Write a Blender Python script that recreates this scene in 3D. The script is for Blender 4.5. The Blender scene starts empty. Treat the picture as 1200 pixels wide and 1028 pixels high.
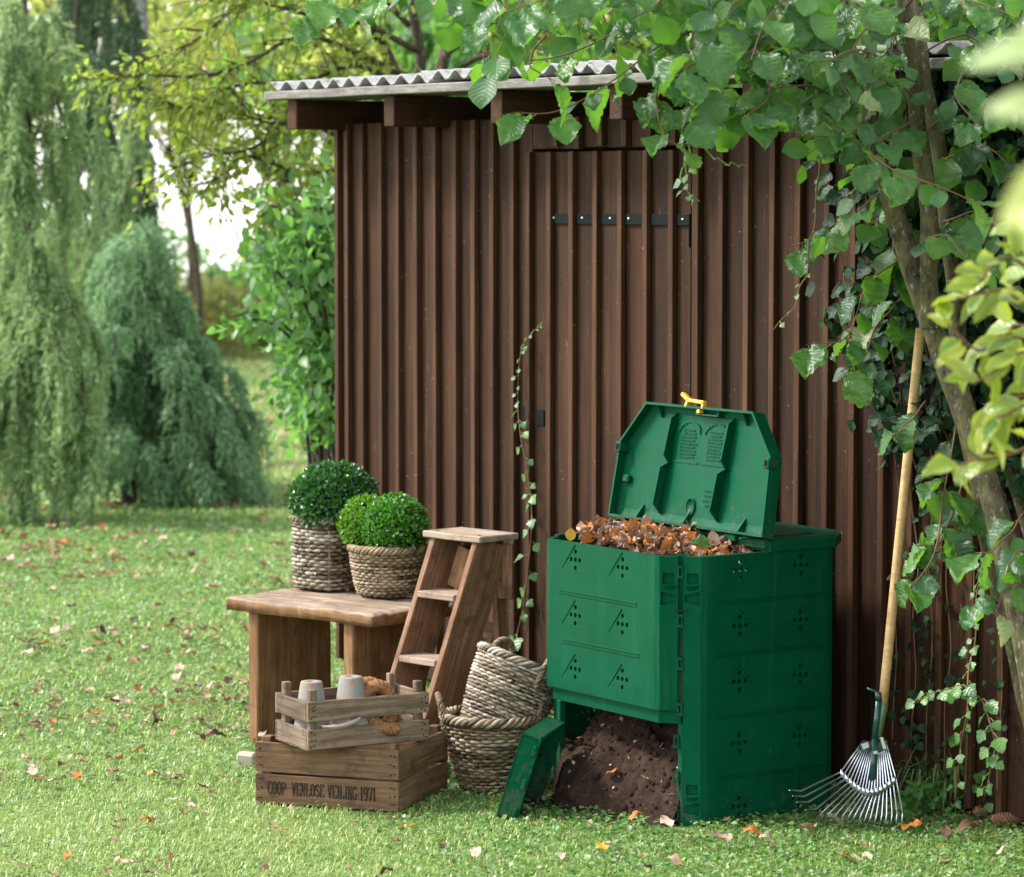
import bpy, bmesh, math, random
import numpy as np
from mathutils import Vector, Matrix, Euler, noise as mnoise

random.seed(7); rng = np.random.default_rng(7)
scene = bpy.context.scene
COL = scene.collection
R = math.radians

# ------------------------------------------------------------------ camera
# World frame: X runs along the shed front, Y into the shed, Z up; origin at the left foot of the front wall.
CAM = Vector((10.077, -6.037, 1.75)); YAW = R(56.005); PITCH = R(4.429); FPX = 3770.0
cam_d = bpy.data.cameras.new('camera'); cam = bpy.data.objects.new('camera', cam_d); COL.objects.link(cam)
cam.location = CAM; cam.rotation_euler = (math.pi/2-PITCH, 0, YAW)
cam_d.sensor_width = 36; cam_d.sensor_fit = 'HORIZONTAL'; cam_d.lens = FPX/1200*36
cam_d.clip_start = .1; cam_d.clip_end = 3000
cam_d.dof.use_dof = True; cam_d.dof.focus_distance = 9.0; cam_d.dof.aperture_fstop = 5.0
scene.camera = cam

# ------------------------------------------------------------------ light
SUN_EL, SUN_DIR = R(46), Vector((-.70, -.714, 0))
world = bpy.data.worlds.new('World'); scene.world = world; world.use_nodes = True
wn = world.node_tree; wn.nodes.clear()
sky = wn.nodes.new('ShaderNodeTexSky'); sky.sky_type = 'NISHITA'; sky.sun_disc = False
sky.sun_elevation = SUN_EL; sky.sun_rotation = math.atan2(SUN_DIR.x, SUN_DIR.y)
sky.air_density = 1.0; sky.dust_density = .8; sky.ozone_density = 1.0
hs = wn.nodes.new('ShaderNodeHueSaturation'); hs.inputs['Saturation'].default_value = .25   # thin overcast: the blue is mostly veiled
bg = wn.nodes.new('ShaderNodeBackground'); bg.inputs['Strength'].default_value = .12
wo = wn.nodes.new('ShaderNodeOutputWorld')
wn.links.new(sky.outputs[0], hs.inputs['Color']); wn.links.new(hs.outputs[0], bg.inputs[0]); wn.links.new(bg.outputs[0], wo.inputs[0])
sun_d = bpy.data.lights.new('sun', 'SUN'); sun = bpy.data.objects.new('sun', sun_d); COL.objects.link(sun)
sun_d.energy = 1.5; sun_d.angle = R(11); sun_d.color = (1, .95, .87)
Ls = Vector((SUN_DIR.x*math.cos(SUN_EL), SUN_DIR.y*math.cos(SUN_EL), math.sin(SUN_EL)))
sun.rotation_euler = Ls.to_track_quat('Z', 'Y').to_euler(); sun.location = (0, -5, 8)
scene.view_settings.view_transform = 'Standard'; scene.view_settings.look = 'None'
scene.view_settings.gamma = 1; scene.view_settings.use_curve_mapping = False
scene.view_settings.exposure = EXPOSURE = 2.3
scene.render.engine = 'CYCLES'
scene.cycles.use_denoising = True
scene.cycles.max_bounces = 6; scene.cycles.diffuse_bounces = 3; scene.cycles.glossy_bounces = 3
scene.cycles.transmission_bounces = 4; scene.cycles.transparent_max_bounces = 6
scene.cycles.caustics_reflective = False; scene.cycles.caustics_refractive = False

# ------------------------------------------------------------------ measuring helpers
_cy, _sy, _cp, _sp = math.cos(YAW), math.sin(YAW), math.cos(PITCH), math.sin(PITCH)
RIGHT = Vector((_cy, _sy, 0)); FWD = Vector((-_sy, _cy, 0))
def _ray(px, py):
    x = (px-600)/FPX; y = -(py-514)/FPX
    return RIGHT*x + FWD*(_cp+y*_sp) + Vector((0, 0, -_sp+y*_cp))
def at(px, py, d):            # the point of the place seen there at distance d
    return CAM + _ray(px, py)*d
def ground(px, py, z=0.0):
    r = _ray(px, py); return CAM + r*((z-CAM.z)/r.z)
def on_y(px, py, Y):
    r = _ray(px, py); return CAM + r*((Y-CAM.y)/r.y)
def proj(P):                  # numpy (N,3) -> px, py, depth
    q = np.asarray(P) - np.array(CAM)
    x = q@np.array(RIGHT); f = q@np.array(FWD); z = q[:, 2]
    zf = f*_cp - z*_sp; yu = f*_sp + z*_cp
    return 600+FPX*x/zf, 514-FPX*yu/zf, zf

# ------------------------------------------------------------------ object helpers
def tag(o, label=None, cat=None, group=None, kind=None):
    if label: o['label'] = label
    if cat: o['category'] = cat
    if group: o['group'] = group
    if kind: o['kind'] = kind
    return o
def link(name, me, m=None, parent=None, loc=None, rot=None):
    if m is not None and not me.materials: me.materials.append(m)
    o = bpy.data.objects.new(name, me); COL.objects.link(o)
    if parent: o.parent = parent
    if loc is not None: o.location = loc
    if rot is not None: o.rotation_euler = rot
    return o
def thing(name, label, cat, loc=(0, 0, 0), rz=0, group=None):
    o = bpy.data.objects.new(name, None); COL.objects.link(o); o.empty_display_size = .05
    o.location = loc; o.rotation_euler = (0, 0, rz)
    return tag(o, label, cat, group)
def np_mesh(name, V, F, uv=None, smooth=False):
    V = np.ascontiguousarray(V, dtype=np.float32); F = np.ascontiguousarray(F, dtype=np.int32)
    me = bpy.data.meshes.new(name)
    me.vertices.add(len(V)); me.vertices.foreach_set('co', V.ravel())
    n, k = F.shape
    me.loops.add(n*k); me.loops.foreach_set('vertex_index', F.ravel())
    me.polygons.add(n); me.polygons.foreach_set('loop_start', np.arange(0, n*k, k, dtype=np.int32))
    if uv is not None:
        l = me.uv_layers.new(name='UVMap'); l.data.foreach_set('uv', np.ascontiguousarray(uv[F.ravel()], dtype=np.float32).ravel())
    if smooth: me.polygons.foreach_set('use_smooth', np.ones(n, dtype=bool))
    me.update(calc_edges=True); me.validate()
    return me
class Geo:                                    # collects uniform quads (tris are given as quads with a repeated corner avoided)
    def __init__(s): s.V = []; s.F = []; s.n = 0; s.U = []
    def add(s, V, F, uv=None):
        s.V.append(np.asarray(V, float)); s.F.append(np.asarray(F, int)+s.n); s.n += len(V)
        s.U.append(np.zeros((len(V), 2)) if uv is None else np.asarray(uv, float))
        return s
    def mesh(s, name, smooth=True): return np_mesh(name, np.vstack(s.V), np.vstack(s.F), np.vstack(s.U), smooth)
def bm_mesh(name, bm, smooth=False):
    me = bpy.data.meshes.new(name)
    if smooth:
        for f in bm.faces: f.smooth = True
    bm.to_mesh(me); bm.free(); return me
def bm_box(L, W, T, bevel=.002, cuts=0, jit=0.0, seg=1):
    bm = bmesh.new(); bmesh.ops.create_cube(bm, size=1)
    for v in bm.verts: v.co = Vector((v.co.x*L, v.co.y*W, v.co.z*T))
    if bevel: bmesh.ops.bevel(bm, geom=list(bm.edges), offset=bevel, segments=seg, affect='EDGES', profile=.6)
    if cuts:
        ed = [e for e in bm.edges if abs(e.verts[0].co.x-e.verts[1].co.x) > L*.5]
        bmesh.ops.subdivide_edges(bm, edges=ed, cuts=cuts, use_grid_fill=True)
        if jit:
            ph = random.random()*100
            for v in bm.verts:
                n = mnoise.noise_vector(Vector((v.co.x*7+ph, v.co.y*9, v.co.z*9)))
                v.co += Vector((n.x*jit*.6, n.y*jit, n.z*jit))
    return bm
def plank(name, parent, m, L, W, T, loc, rot=(0, 0, 0), bevel=.002, cuts=0, jit=0.0):
    return link(name, bm_mesh(name, bm_box(L, W, T, bevel, cuts, jit)), m, parent, loc, rot)
def beam(name, parent, m, a, b, W, T, up=(0, 0, 1), bevel=.002, cuts=4, jit=.0008):   # a bar from a to b, T thick along 'up'
    a, b = Vector(a), Vector(b); x = (b-a); L = x.length; x.normalize()
    z = Vector(up); z = (z - x*z.dot(x)).normalized(); y = z.cross(x)
    o = link(name, bm_mesh(name, bm_box(L, W, T, bevel, cuts, jit)), m, parent)
    M = Matrix((x, y, z)).transposed().to_4x4(); M.translation = (a+b)/2
    o.matrix_local = M; return o
def tube(P, r, sides=6, closed=False, ref=None, cap=False):
    P = np.asarray(P, float); N = len(P); r = np.broadcast_to(np.asarray(r, float), (N,))
    if closed: t = np.roll(P, -1, 0)-np.roll(P, 1, 0)
    else: t = np.gradient(P, axis=0)
    t /= np.linalg.norm(t, axis=1, keepdims=True)+1e-12
    if ref is not None:
        n1 = np.cross(t, np.asarray(ref, float)); n1 /= np.linalg.norm(n1, axis=1, keepdims=True)+1e-12
    else:
        n1 = np.zeros_like(P); a = np.eye(3)[np.argmin(abs(t[0]))]
        v = np.cross(t[0], a); n1[0] = v/np.linalg.norm(v)
        for i in range(1, N):
            v = n1[i-1]-t[i]*np.dot(n1[i-1], t[i]); n1[i] = v/(np.linalg.norm(v)+1e-12)
    n2 = np.cross(t, n1)
    a = np.linspace(0, 2*np.pi, sides, endpoint=False)
    V = P[:, None]+r[:, None, None]*(np.cos(a)[None, :, None]*n1[:, None]+np.sin(a)[None, :, None]*n2[:, None])
    i = np.arange(N if closed else N-1); j = np.arange(sides)
    I, J = np.meshgrid(i, j, indexing='ij'); I2 = (I+1) % N; J2 = (J+1) % sides
    F = np.stack([I*sides+J, I2*sides+J, I2*sides+J2, I*sides+J2], -1).reshape(-1, 4)
    V = V.reshape(-1, 3)
    if cap and not closed:
        ex = []
        for k, c in ((0, P[0]), (N-1, P[-1])):
            b = len(V); V = np.vstack([V, c[None]])
            for q in range(0, sides, 2):
                ex.append([k*sides+q, k*sides+(q+1) % sides, k*sides+(q+2) % sides, b])
        F = np.vstack([F, np.array(ex)])
    return V, F
def lathe(prof, n=32):
    a = np.linspace(0, 2*np.pi, n, endpoint=False); pr = np.asarray(prof, float); m = len(pr)
    V = np.stack([pr[:, 0][:, None]*np.cos(a), pr[:, 0][:, None]*np.sin(a), np.repeat(pr[:, 1][:, None], n, 1)], -1).reshape(-1, 3)
    I, J = np.meshgrid(np.arange(m-1), np.arange(n), indexing='ij')
    F = np.stack([I*n+J, I*n+(J+1) % n, (I+1)*n+(J+1) % n, (I+1)*n+J], -1).reshape(-1, 4)
    return V, F
def spline(pts, n):
    P = np.asarray([list(p) for p in pts], float); m = len(P)
    if m == 2: return P[0]+(P[1]-P[0])*np.linspace(0, 1, n)[:, None]
    Q = np.vstack([2*P[0]-P[1], P, 2*P[-1]-P[-2]])
    out = []
    for t in np.linspace(0, m-1-1e-9, n):
        i = int(t); u = t-i; a, b, c, d = Q[i:i+4]
        out.append(.5*((2*b)+(-a+c)*u+(2*a-5*b+4*c-d)*u*u+(-a+3*b-3*c+d)*u**3))
    return np.array(out)
# leaves ---------------------------------------------------------------
def leaf_grid(L=1, W=.8, nl=7, nw=4, fold=.25, curl=.25, wav=.0, wide=.45, serr=0.0, seed=0, tip=1.0, cup=0.0):
    rr = np.random.default_rng(seed)
    v = np.linspace(0, 1, nl+1); u = np.linspace(-1, 1, nw+1)
    a = math.log(.5)/math.log(wide)
    w = np.sin(np.pi*np.clip(v**a, 0, 1))**.75*W/2
    w[-1] = 0; w[0] = W*.02
    w = w*(1+serr*np.where(np.arange(nl+1) % 2 == 0, 1, -1)+serr*1.2*np.sin(v*15+seed)*(nl > 12))
    V = []; U = []
    for i in range(nl+1):
        for j in range(nw+1):
            x = u[j]*w[i]; y = v[i]*L
            z = fold*abs(x) - curl*L*v[i]**2*.5 + wav*L*math.sin(v[i]*9+j*1.7+seed)*abs(u[j])*.12 + wav*L*.04*rr.normal() - cup*(x*x)/max(W, 1e-6)*2
            V.append((x, y, z)); U.append(((u[j]+1)/2, v[i]))
    F = [(i*(nw+1)+j, i*(nw+1)+j+1, (i+1)*(nw+1)+j+1, (i+1)*(nw+1)+j) for i in range(nl) for j in range(nw)]
    return np.array(V), np.array(F), np.array(U)
def diamond(L=1, W=.6, fold=.3):
    return (np.array([(0, 0, 0), (W/2, L*.45, fold*W/2), (0, L, -.06*L), (-W/2, L*.45, fold*W/2)]), np.array([[0, 1, 2, 3]]),
            np.array([(.5, 0), (1, .45), (.5, 1), (0, .45)]))
def norm(a): return a/(np.linalg.norm(a, axis=-1, keepdims=True)+1e-12)
def frames(d, n):
    d = norm(d); x = norm(np.cross(d, n)); z = np.cross(x, d)
    return np.stack([x, d, z], -1)                      # columns
def scatter(base, pos, d, n, sc):
    V, F, U = base; M = frames(d, n); sc = np.broadcast_to(np.asarray(sc, float), (len(pos),))
    W = np.einsum('nij,vj->nvi', M, V)*sc[:, None, None]+np.asarray(pos)[:, None]
    k = len(V)
    return W.reshape(-1, 3), (F[None]+(np.arange(len(pos))*k)[:, None, None]).reshape(-1, F.shape[1]), np.tile(U, (len(pos), 1))
def scatter_mix(bases, pos, d, n, sc):
    g = Geo(); idx = rng.integers(0, len(bases), len(pos)); sc = np.broadcast_to(np.asarray(sc, float), (len(pos),))
    for b in range(len(bases)):
        k = idx == b
        if k.any(): g.add(*scatter(bases[b], pos[k], d[k], n[k], sc[k]))
    return g
def leaf_matrix(p, d, n, s):
    M = frames(np.array([d]), np.array([n]))[0]*s
    m = Matrix(M.tolist()).to_4x4(); m.translation = Vector(p); return m
def rdir(n): return norm(rng.normal(size=(n, 3)))

# ------------------------------------------------------------------ materials
class Mat:
    def __init__(s, name):
        s.m = bpy.data.materials.new(name); s.m.use_nodes = True; s.nt = s.m.node_tree; s.nt.nodes.clear()
        s.out = s.nt.nodes.new('ShaderNodeOutputMaterial'); s.b = s.nt.nodes.new('ShaderNodeBsdfPrincipled')
        s.nt.links.new(s.b.outputs[0], s.out.inputs[0])
    def n(s, t, **kw):
        nd = s.nt.nodes.new('ShaderNode'+t)
        for k, v in kw.items():
            if k.startswith('_'): setattr(nd, k[1:], v)
            else:
                key = int(k[1:]) if k[0] == 'i' and k[1:].isdigit() else k
                s.set(nd.inputs[key], v)
        return nd
    def set(s, sock, v):
        if isinstance(v, bpy.types.NodeSocket): s.nt.links.new(v, sock)
        else: sock.default_value = (v if not isinstance(v, tuple) or len(v) != 3 or sock.type == 'VECTOR' else (*v, 1))
    def math(s, op, a, b=0.0, c=0.0, clamp=False):
        nd = s.n('Math', _operation=op, _use_clamp=clamp); s.set(nd.inputs[0], a); s.set(nd.inputs[1], b); s.set(nd.inputs[2], c); return nd.outputs[0]
    def ramp(s, fac, stops, interp='LINEAR'):
        nd = s.n('ValToRGB'); s.set(nd.inputs[0], fac); cr = nd.color_ramp; cr.interpolation = interp
        while len(cr.elements) < len(stops): cr.elements.new(.5)
        for e, (p, c) in zip(cr.elements, stops):
            e.position = p; e.color = (*c, 1) if isinstance(c, tuple) else (c, c, c, 1)
        return nd.outputs[0]
    def mix(s, f, a, b, blend='MIX'):
        nd = s.n('Mix', _data_type='RGBA', _blend_type=blend); s.set(nd.inputs[0], f); s.set(nd.inputs[6], a); s.set(nd.inputs[7], b); return nd.outputs[2]
    def noise(s, vec, scale, detail=6, rough=.6, dist=0.0):
        nd = s.n('TexNoise', Scale=scale, Detail=detail, Roughness=rough, Distortion=dist); s.set(nd.inputs['Vector'], vec); return nd.outputs[0]
    def coords(s, scale=(1, 1, 1), rand=True, kind='Object'):
        tc = s.n('TexCoord'); v = tc.outputs[kind]
        if rand:
            oi = s.n('ObjectInfo'); k = s.math('MULTIPLY', oi.outputs['Random'], 57.0)
            ad = s.n('VectorMath', _operation='ADD'); s.set(ad.inputs[0], v); s.set(ad.inputs[1], k); v = ad.outputs[0]
        mp = s.n('Mapping'); s.set(mp.inputs[0], v); mp.inputs['Scale'].default_value = scale; return mp.outputs[0]
    def rnd(s): return s.n('ObjectInfo').outputs['Random']
    def isl(s): return s.n('NewGeometry').outputs['Random Per Island']
    def bump(s, h, strength=.4, dist=.01, nrm=None):
        nd = s.n('Bump', Strength=strength, Distance=dist); s.set(nd.inputs['Height'], h)
        if nrm is not None: s.set(nd.inputs['Normal'], nrm)
        s.set(s.b.inputs['Normal'], nd.outputs[0]); return nd.outputs[0]
    def base(s, col, rough=.6, spec=.4, metal=0):
        s.set(s.b.inputs['Base Color'], col); s.set(s.b.inputs['Roughness'], rough); s.set(s.b.inputs['Specular IOR Level'], spec); s.set(s.b.inputs['Metallic'], metal); return s
    def hsv(s, col, h=.5, sat=1.0, v=1.0):
        nd = s.n('HueSaturation', Hue=h, Saturation=sat, Value=v); s.set(nd.inputs['Color'], col); return nd.outputs[0]
    def translucent(s, col, fac):
        t = s.n('BsdfTranslucent'); s.set(t.inputs['Color'], col); mx = s.n('MixShader'); s.set(mx.inputs[0], fac)
        s.nt.links.new(s.b.outputs[0], mx.inputs[1]); s.nt.links.new(t.outputs[0], mx.inputs[2]); s.nt.links.new(mx.outputs[0], s.out.inputs[0])

def wood(name, stops, axis='X', rough=.75, gs=26, spots=.5, spec=.25, bump=.35, blotch=None, var=.35):
    m = Mat(name); sc = {'X': (.06, 1, 1), 'Y': (1, .06, 1), 'Z': (1, 1, .06)}[axis]
    c = m.coords(sc); g1 = m.noise(c, gs*3, 8, .65, .6); g2 = m.noise(c, gs*9, 4, .6)
    c2 = m.coords((1, 1, 1)); b1 = m.noise(c2, 7, 5, .6)
    f = m.math('ADD', m.math('MULTIPLY', g1, .75), m.math('MULTIPLY', b1, .3))
    col = m.ramp(f, stops)
    col = m.mix(m.math('MULTIPLY', m.ramp(g2, [(.35, 1.0), (.5, 0.0)]), .4), col, stops[0][1])
    if blotch: col = m.mix(m.math('MULTIPLY', m.ramp(m.noise(c2, 11, 6, .7), [(.52, 0.0), (.68, 1.0)]), .75), col, blotch)
    if spots:
        sp = m.ramp(m.noise(m.coords((1, 1, 1)), 95, 3, .7), [(.70, 0.0), (.76, 1.0)])
        col = m.mix(m.math('MULTIPLY', sp, spots), col, stops[-1][1])
    col = m.hsv(col, .5, 1.0, m.math('ADD', 1-var/2, m.math('MULTIPLY', m.rnd(), var)))
    m.base(col, rough, spec); m.bump(m.math('ADD', g1, m.math('MULTIPLY', g2, .5)), bump, .004)
    return m.m

def shed_paint(name, axis='Z', k=1.0):
    m = Mat(name); c = m.coords((1, 1, .035) if axis == 'Z' else (.035, 1, 1))
    g = m.noise(c, 60, 7, .7, .4); fine = m.noise(c, 260, 3, .6); big = m.noise(m.coords((1, 1, .35)), 5, 5, .65)
    col = m.ramp(m.math('ADD', m.math('MULTIPLY', g, .6), m.math('MULTIPLY', big, .4)),
                 [(.3, (.011*k, .0052*k, .0027*k)), (.5, (.029*k, .0135*k, .0066*k)), (.68, (.055*k, .026*k, .0128*k))])
    worn = m.ramp(m.noise(m.coords((1, 1, .12)), 16, 6, .75), [(.6, 0.0), (.74, 1.0)])
    col = m.mix(m.math('MULTIPLY', worn, .4), col, (.055, .034, .024))
    rub = m.ramp(m.noise(m.coords((1, 1, .16)), 34, 5, .7, .8), [(.655, 0.0), (.74, 1.0)])
    col = m.mix(m.math('MULTIPLY', rub, .7), col, (.15, .115, .095))
    sp = m.ramp(m.noise(m.coords((1, 1, .8)), 120, 2, .6), [(.725, 0.0), (.765, 1.0)])
    col = m.mix(sp, col, (.30, .25, .20))
    warm = m.ramp(m.noise(m.coords((1, 1, .1)), 9, 4, .6), [(.55, 0.0), (.75, 1.0)])
    col = m.mix(m.math('MULTIPLY', warm, .5), col, (.065, .024, .008))
    col = m.hsv(col, .5, 1.0, m.math('ADD', .75, m.math('MULTIPLY', m.rnd(), .5)))
    m.base(col, .7, .12); m.bump(m.math('ADD', g, m.math('MULTIPLY', fine, .5)), .45, .004); return m.m

def leafmat(name, greens, back, rough=.38, spec=.5, trans=.3, tcol=None, veins=8, obj=True, spotcol=None, vs=.4, tip=None):
    m = Mat(name); r = m.rnd() if obj else m.isl()
    uv = m.n('TexCoord').outputs['UV']; sep = m.n('SeparateXYZ'); m.set(sep.inputs[0], uv)
    u = m.math('ABSOLUTE', m.math('SUBTRACT', sep.outputs[0], .5)); v = sep.outputs[1]
    col = m.ramp(r, [(i/max(1, len(greens)-1), g) for i, g in enumerate(greens)])
    h = None
    if veins:
        ph = m.math('FRACT', m.math('SUBTRACT', m.math('MULTIPLY', v, veins), m.math('MULTIPLY', u, veins*.55)))
        tri = m.math('ABSOLUTE', m.math('SUBTRACT', ph, .5))
        vein = m.ramp(tri, [(.0, 1.0), (.10, 0.0)]); mid = m.ramp(u, [(.0, 1.0), (.03, 0.0)])
        vv = m.math('MAXIMUM', vein, mid)
        col = m.mix(m.math('MULTIPLY', vv, vs), col, back)
        h = m.math('SUBTRACT', m.math('MULTIPLY', tri, 1.0), m.math('MULTIPLY', vv, .3))
    if tip:
        col = m.mix(m.math('MULTIPLY', m.ramp(m.math('ADD', m.math('MULTIPLY', u, 1.6), m.math('MULTIPLY', m.noise(m.coords(), 30, 3), .5)), [(.75, 0.0), (1.0, 1.0)]), .8), col, tip)
    if spotcol:
        s = m.ramp(m.noise(m.coords((1, 1, 1)), 60, 3, .6), [(.66, 0.0), (.72, 1.0)]); col = m.mix(m.math('MULTIPLY', s, .8), col, spotcol)
    geo = m.n('NewGeometry'); col = m.mix(m.math('MULTIPLY', geo.outputs['Backfacing'], .65), col, back)
    m.base(col, rough, spec)
    if h is not None: m.bump(h, .28, .004 if obj else .003)
    m.translucent(tcol or tuple(min(1, x*1.6) for x in greens[len(greens)//2]), trans)
    return m.m

def simple(name, col, rough=.5, spec=.4, metal=0, var=0.0, nscale=40, bump=.1, dist=.002, dark=None, df=(.5, .7)):
    m = Mat(name); c = m.coords(); n = m.noise(c, nscale, 6, .65); cc = col
    if dark: cc = m.mix(m.ramp(n, [(df[0], 0.0), (df[1], 1.0)]), col, dark)
    if var: cc = m.hsv(cc if not isinstance(cc, tuple) else m.mix(0.0, cc, cc), .5, 1.0, m.math('ADD', 1-var/2, m.math('MULTIPLY', n, var)))
    m.base(cc, rough, spec, metal)
    if bump: m.bump(n, bump, dist)
    return m.m

M = {}
M['shed'] = shed_paint('shed_stain'); M['shed_batten'] = shed_paint('shed_batten_lit_stain', 'Z', 1.75); M['shed_beam'] = shed_paint('shed_beam_stain', 'X', 1.1)  # battens: lighter copy of the board stain, highlight put into the colour
M['fascia'] = wood('grey_weathered_board', [(.25, (.05, .046, .038)), (.5, (.15, .14, .122)), (.75, (.30, .285, .26))], spots=.6, blotch=(.07, .065, .045), var=.1)
M['bench'] = wood('bench_wood', [(.25, (.070, .032, .013)), (.5, (.175, .086, .037)), (.72, (.31, .18, .09))], blotch=(.08, .045, .022), gs=16, bump=.5, var=.15)
M['bench_top'] = wood('bench_top_wood', [(.25, (.085, .052, .033)), (.5, (.21, .15, .105)), (.72, (.38, .30, .235))], blotch=(.09, .06, .04), gs=16, bump=.7, var=.1)
M['ladder'] = wood('ladder_wood', [(.25, (.052, .024, .011)), (.5, (.145, .072, .037)), (.72, (.27, .16, .095))], blotch=(.055, .028, .015), gs=18, bump=.45, spots=.7)
M['tread'] = wood('worn_tread_wood', [(.25, (.13, .08, .05)), (.5, (.30, .22, .16)), (.72, (.45, .37, .30))], blotch=(.14, .09, .06), gs=18)
M['crate'] = wood('crate_brown_wood', [(.25, (.042, .021, .010)), (.5, (.118, .064, .032)), (.72, (.21, .13, .072))], blotch=(.04, .024, .014), gs=20, bump=.4)
M['crate_grey'] = wood('crate_grey_wood', [(.25, (.036, .023, .014)), (.5, (.125, .083, .053)), (.72, (.25, .185, .13))], blotch=(.035, .026, .02), gs=20, bump=.45)
M['handle'] = wood('pale_handle_wood', [(.25, (.30, .17, .07)), (.5, (.50, .32, .15)), (.72, (.62, .43, .23))], gs=24, spots=0, rough=.5, bump=.1, var=.1)
def green_plastic():
    m = Mat('green_plastic'); c = m.coords(); n = m.noise(c, 420, 3, .6); d = m.noise(c, 9, 6, .7)
    sc = m.ramp(m.noise(m.coords((1, 1, .25)), 45, 5, .75, 1.0), [(.62, 0.0), (.72, 1.0)])
    col = m.mix(m.ramp(d, [(.35, 0.0), (.7, 1.0)]), (.0003, .044, .018), (.0006, .058, .025))
    col = m.mix(m.math('MULTIPLY', sc, .22), col, (.035, .15, .085))
    sx = m.n('SeparateXYZ'); m.set(sx.inputs[0], m.n('TexCoord').outputs['Object']); spl = m.ramp(m.math('SUBTRACT', m.noise(m.coords((1, 1, .6)), 55, 5, .75), m.math('MULTIPLY', sx.outputs[2], 1.1)), [(.50, 0.0), (.56, 1.0)])
    col = m.mix(m.math('MULTIPLY', spl, .32), col, (.075, .058, .042))
    streak = m.ramp(m.noise(m.coords((1, 1, .07)), 26, 5, .7), [(.56, 0.0), (.75, 1.0)]); col = m.mix(m.math('MULTIPLY', streak, .16), col, (.05, .15, .10))
    dust = m.ramp(m.noise(c, 150, 4, .7), [(.68, 0.0), (.74, 1.0)]); col = m.mix(m.math('MULTIPLY', dust, .35), col, (.12, .2, .14))
    m.base(col, m.math('ADD', .36, m.math('MULTIPLY', d, .18)), .16); m.set(m.b.inputs['Specular Tint'], (.22, .85, .5)); m.bump(n, .12, .001); return m.m
M['green'] = green_plastic()
M['yellow'] = simple('yellow_plastic', (.62, .33, .012), .35, .5, var=.2, bump=.03)
M['black'] = simple('black_iron', (.004, .0065, .005), .6, .08, var=.5, bump=.2)
M['hole'] = simple('painted_hole_shade', (.004, .005, .004), .9, .1)  # near-black that paints the shade inside slots and holes
M['steel'] = simple('galvanised_steel', (.62, .66, .72), .30, .5, 1.0, var=.35, nscale=60, bump=.08)
M['rake_green'] = simple('rake_green_paint', (.010, .055, .045), .28, .55, var=.3)
M['socket'] = simple('olive_socket_paint', (.10, .16, .06), .35, .5, var=.3)
M['screw'] = simple('zinc_screw', (.5, .5, .48), .35, .5, 1.0)
def wickermat(name, stops):
    m = Mat(name); r = m.isl(); c = m.coords((1, 1, 1)); n = m.noise(c, 38, 5, .7)
    f = m.math('ADD', m.math('MULTIPLY', r, .55), m.math('MULTIPLY', n, .45)); col = m.ramp(f, stops)
    st = m.ramp(m.noise(c, 130, 3, .6), [(.62, 0.0), (.7, 1.0)]); col = m.mix(m.math('MULTIPLY', st, .5), col, stops[0][1])
    m.base(col, .62, .35); m.bump(m.noise(c, 300, 3), .25, .002); return m.m
M['wicker'] = wickermat('grey_rattan', [(.25, (.07, .05, .03)), (.5, (.195, .15, .098)), (.68, (.31, .26, .19)), (.8, (.36, .335, .29))])
M['wicker2'] = wickermat('tan_rattan', [(.25, (.06, .039, .019)), (.5, (.17, .12, .066)), (.68, (.28, .21, .128)), (.82, (.33, .285, .22))])
M['pot'] = simple('limewashed_clay', (.20, .185, .168), .9, .08, var=.5, nscale=26, bump=.4, dark=(.24, .125, .08), df=(.56, .66))
M['saucer'] = simple('pinkish_clay', (.42, .33, .32), .8, .2, var=.3)
M['coir'] = simple('coir_rope_fibre', (.24, .12, .055), .95, .05, var=.6, nscale=90, bump=.5, dark=(.10, .045, .02), df=(.45, .65))
def soilmat():
    m = Mat('dark_compost'); c = m.coords(rand=False); n = m.noise(c, 60, 8, .7); n2 = m.noise(c, 14, 6, .65)
    col = m.ramp(m.math('ADD', m.math('MULTIPLY', n, .5), m.math('MULTIPLY', n2, .5)), [(.3, (.011, .0062, .0043)), (.5, (.033, .020, .014)), (.7, (.075, .049, .036))])
    sp = m.ramp(m.noise(c, 170, 2, .6), [(.73, 0.0), (.77, 1.0)]); col = m.mix(m.math('MULTIPLY', sp, .6), col, (.3, .24, .17))
    m.base(col, .95, .1); m.bump(n, .9, .012); return m.m
M['soil'] = soilmat()
def barkmat(name, a, b, lich, k=.6):
    m = Mat(name); c = m.coords((1, 1, .3), rand=False); n = m.noise(c, 38, 7, .7, .5); l = m.noise(m.coords(rand=False), 26, 6, .7)
    col = m.mix(m.ramp(n, [(.35, 0.0), (.65, 1.0)]), a, b); col = m.mix(m.math('MULTIPLY', m.ramp(l, [(.45, 0.0), (.62, 1.0)]), k), col, lich)
    w = m.ramp(m.noise(m.coords((1, 1, .6), rand=False), 55, 4, .7), [(.58, 0.0), (.66, 1.0)]); col = m.mix(m.math('MULTIPLY', w, .6), col, (.32, .31, .26))
    m.base(col, .85, .2); m.bump(n, 1.0, .014); return m.m
M['bark'] = barkmat('hazel_bark', (.020, .016, .009), (.13, .105, .065), (.115, .125, .028))
M['bark_dark'] = barkmat('dark_bark', (.03, .022, .015), (.08, .06, .042), (.06, .07, .03), .3)
M['bark_grey'] = barkmat('pale_bark', (.16, .15, .14), (.36, .35, .34), (.08, .08, .07), .4)
M['twig'] = simple('reddish_twig', (.12, .062, .032), .6, .3, var=.4)
M['stem_green'] = simple('green_stem', (.14, .19, .05), .5, .3, var=.3)
M['cone'] = simple('pine_cone_scale', (.22, .10, .055), .7, .25, var=.5, bump=.2)
M['roof'] = simple('fibre_cement', (.27, .27, .265), .9, .1, var=.5, nscale=20, bump=.4, dark=(.08, .075, .055), df=(.5, .68))
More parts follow.
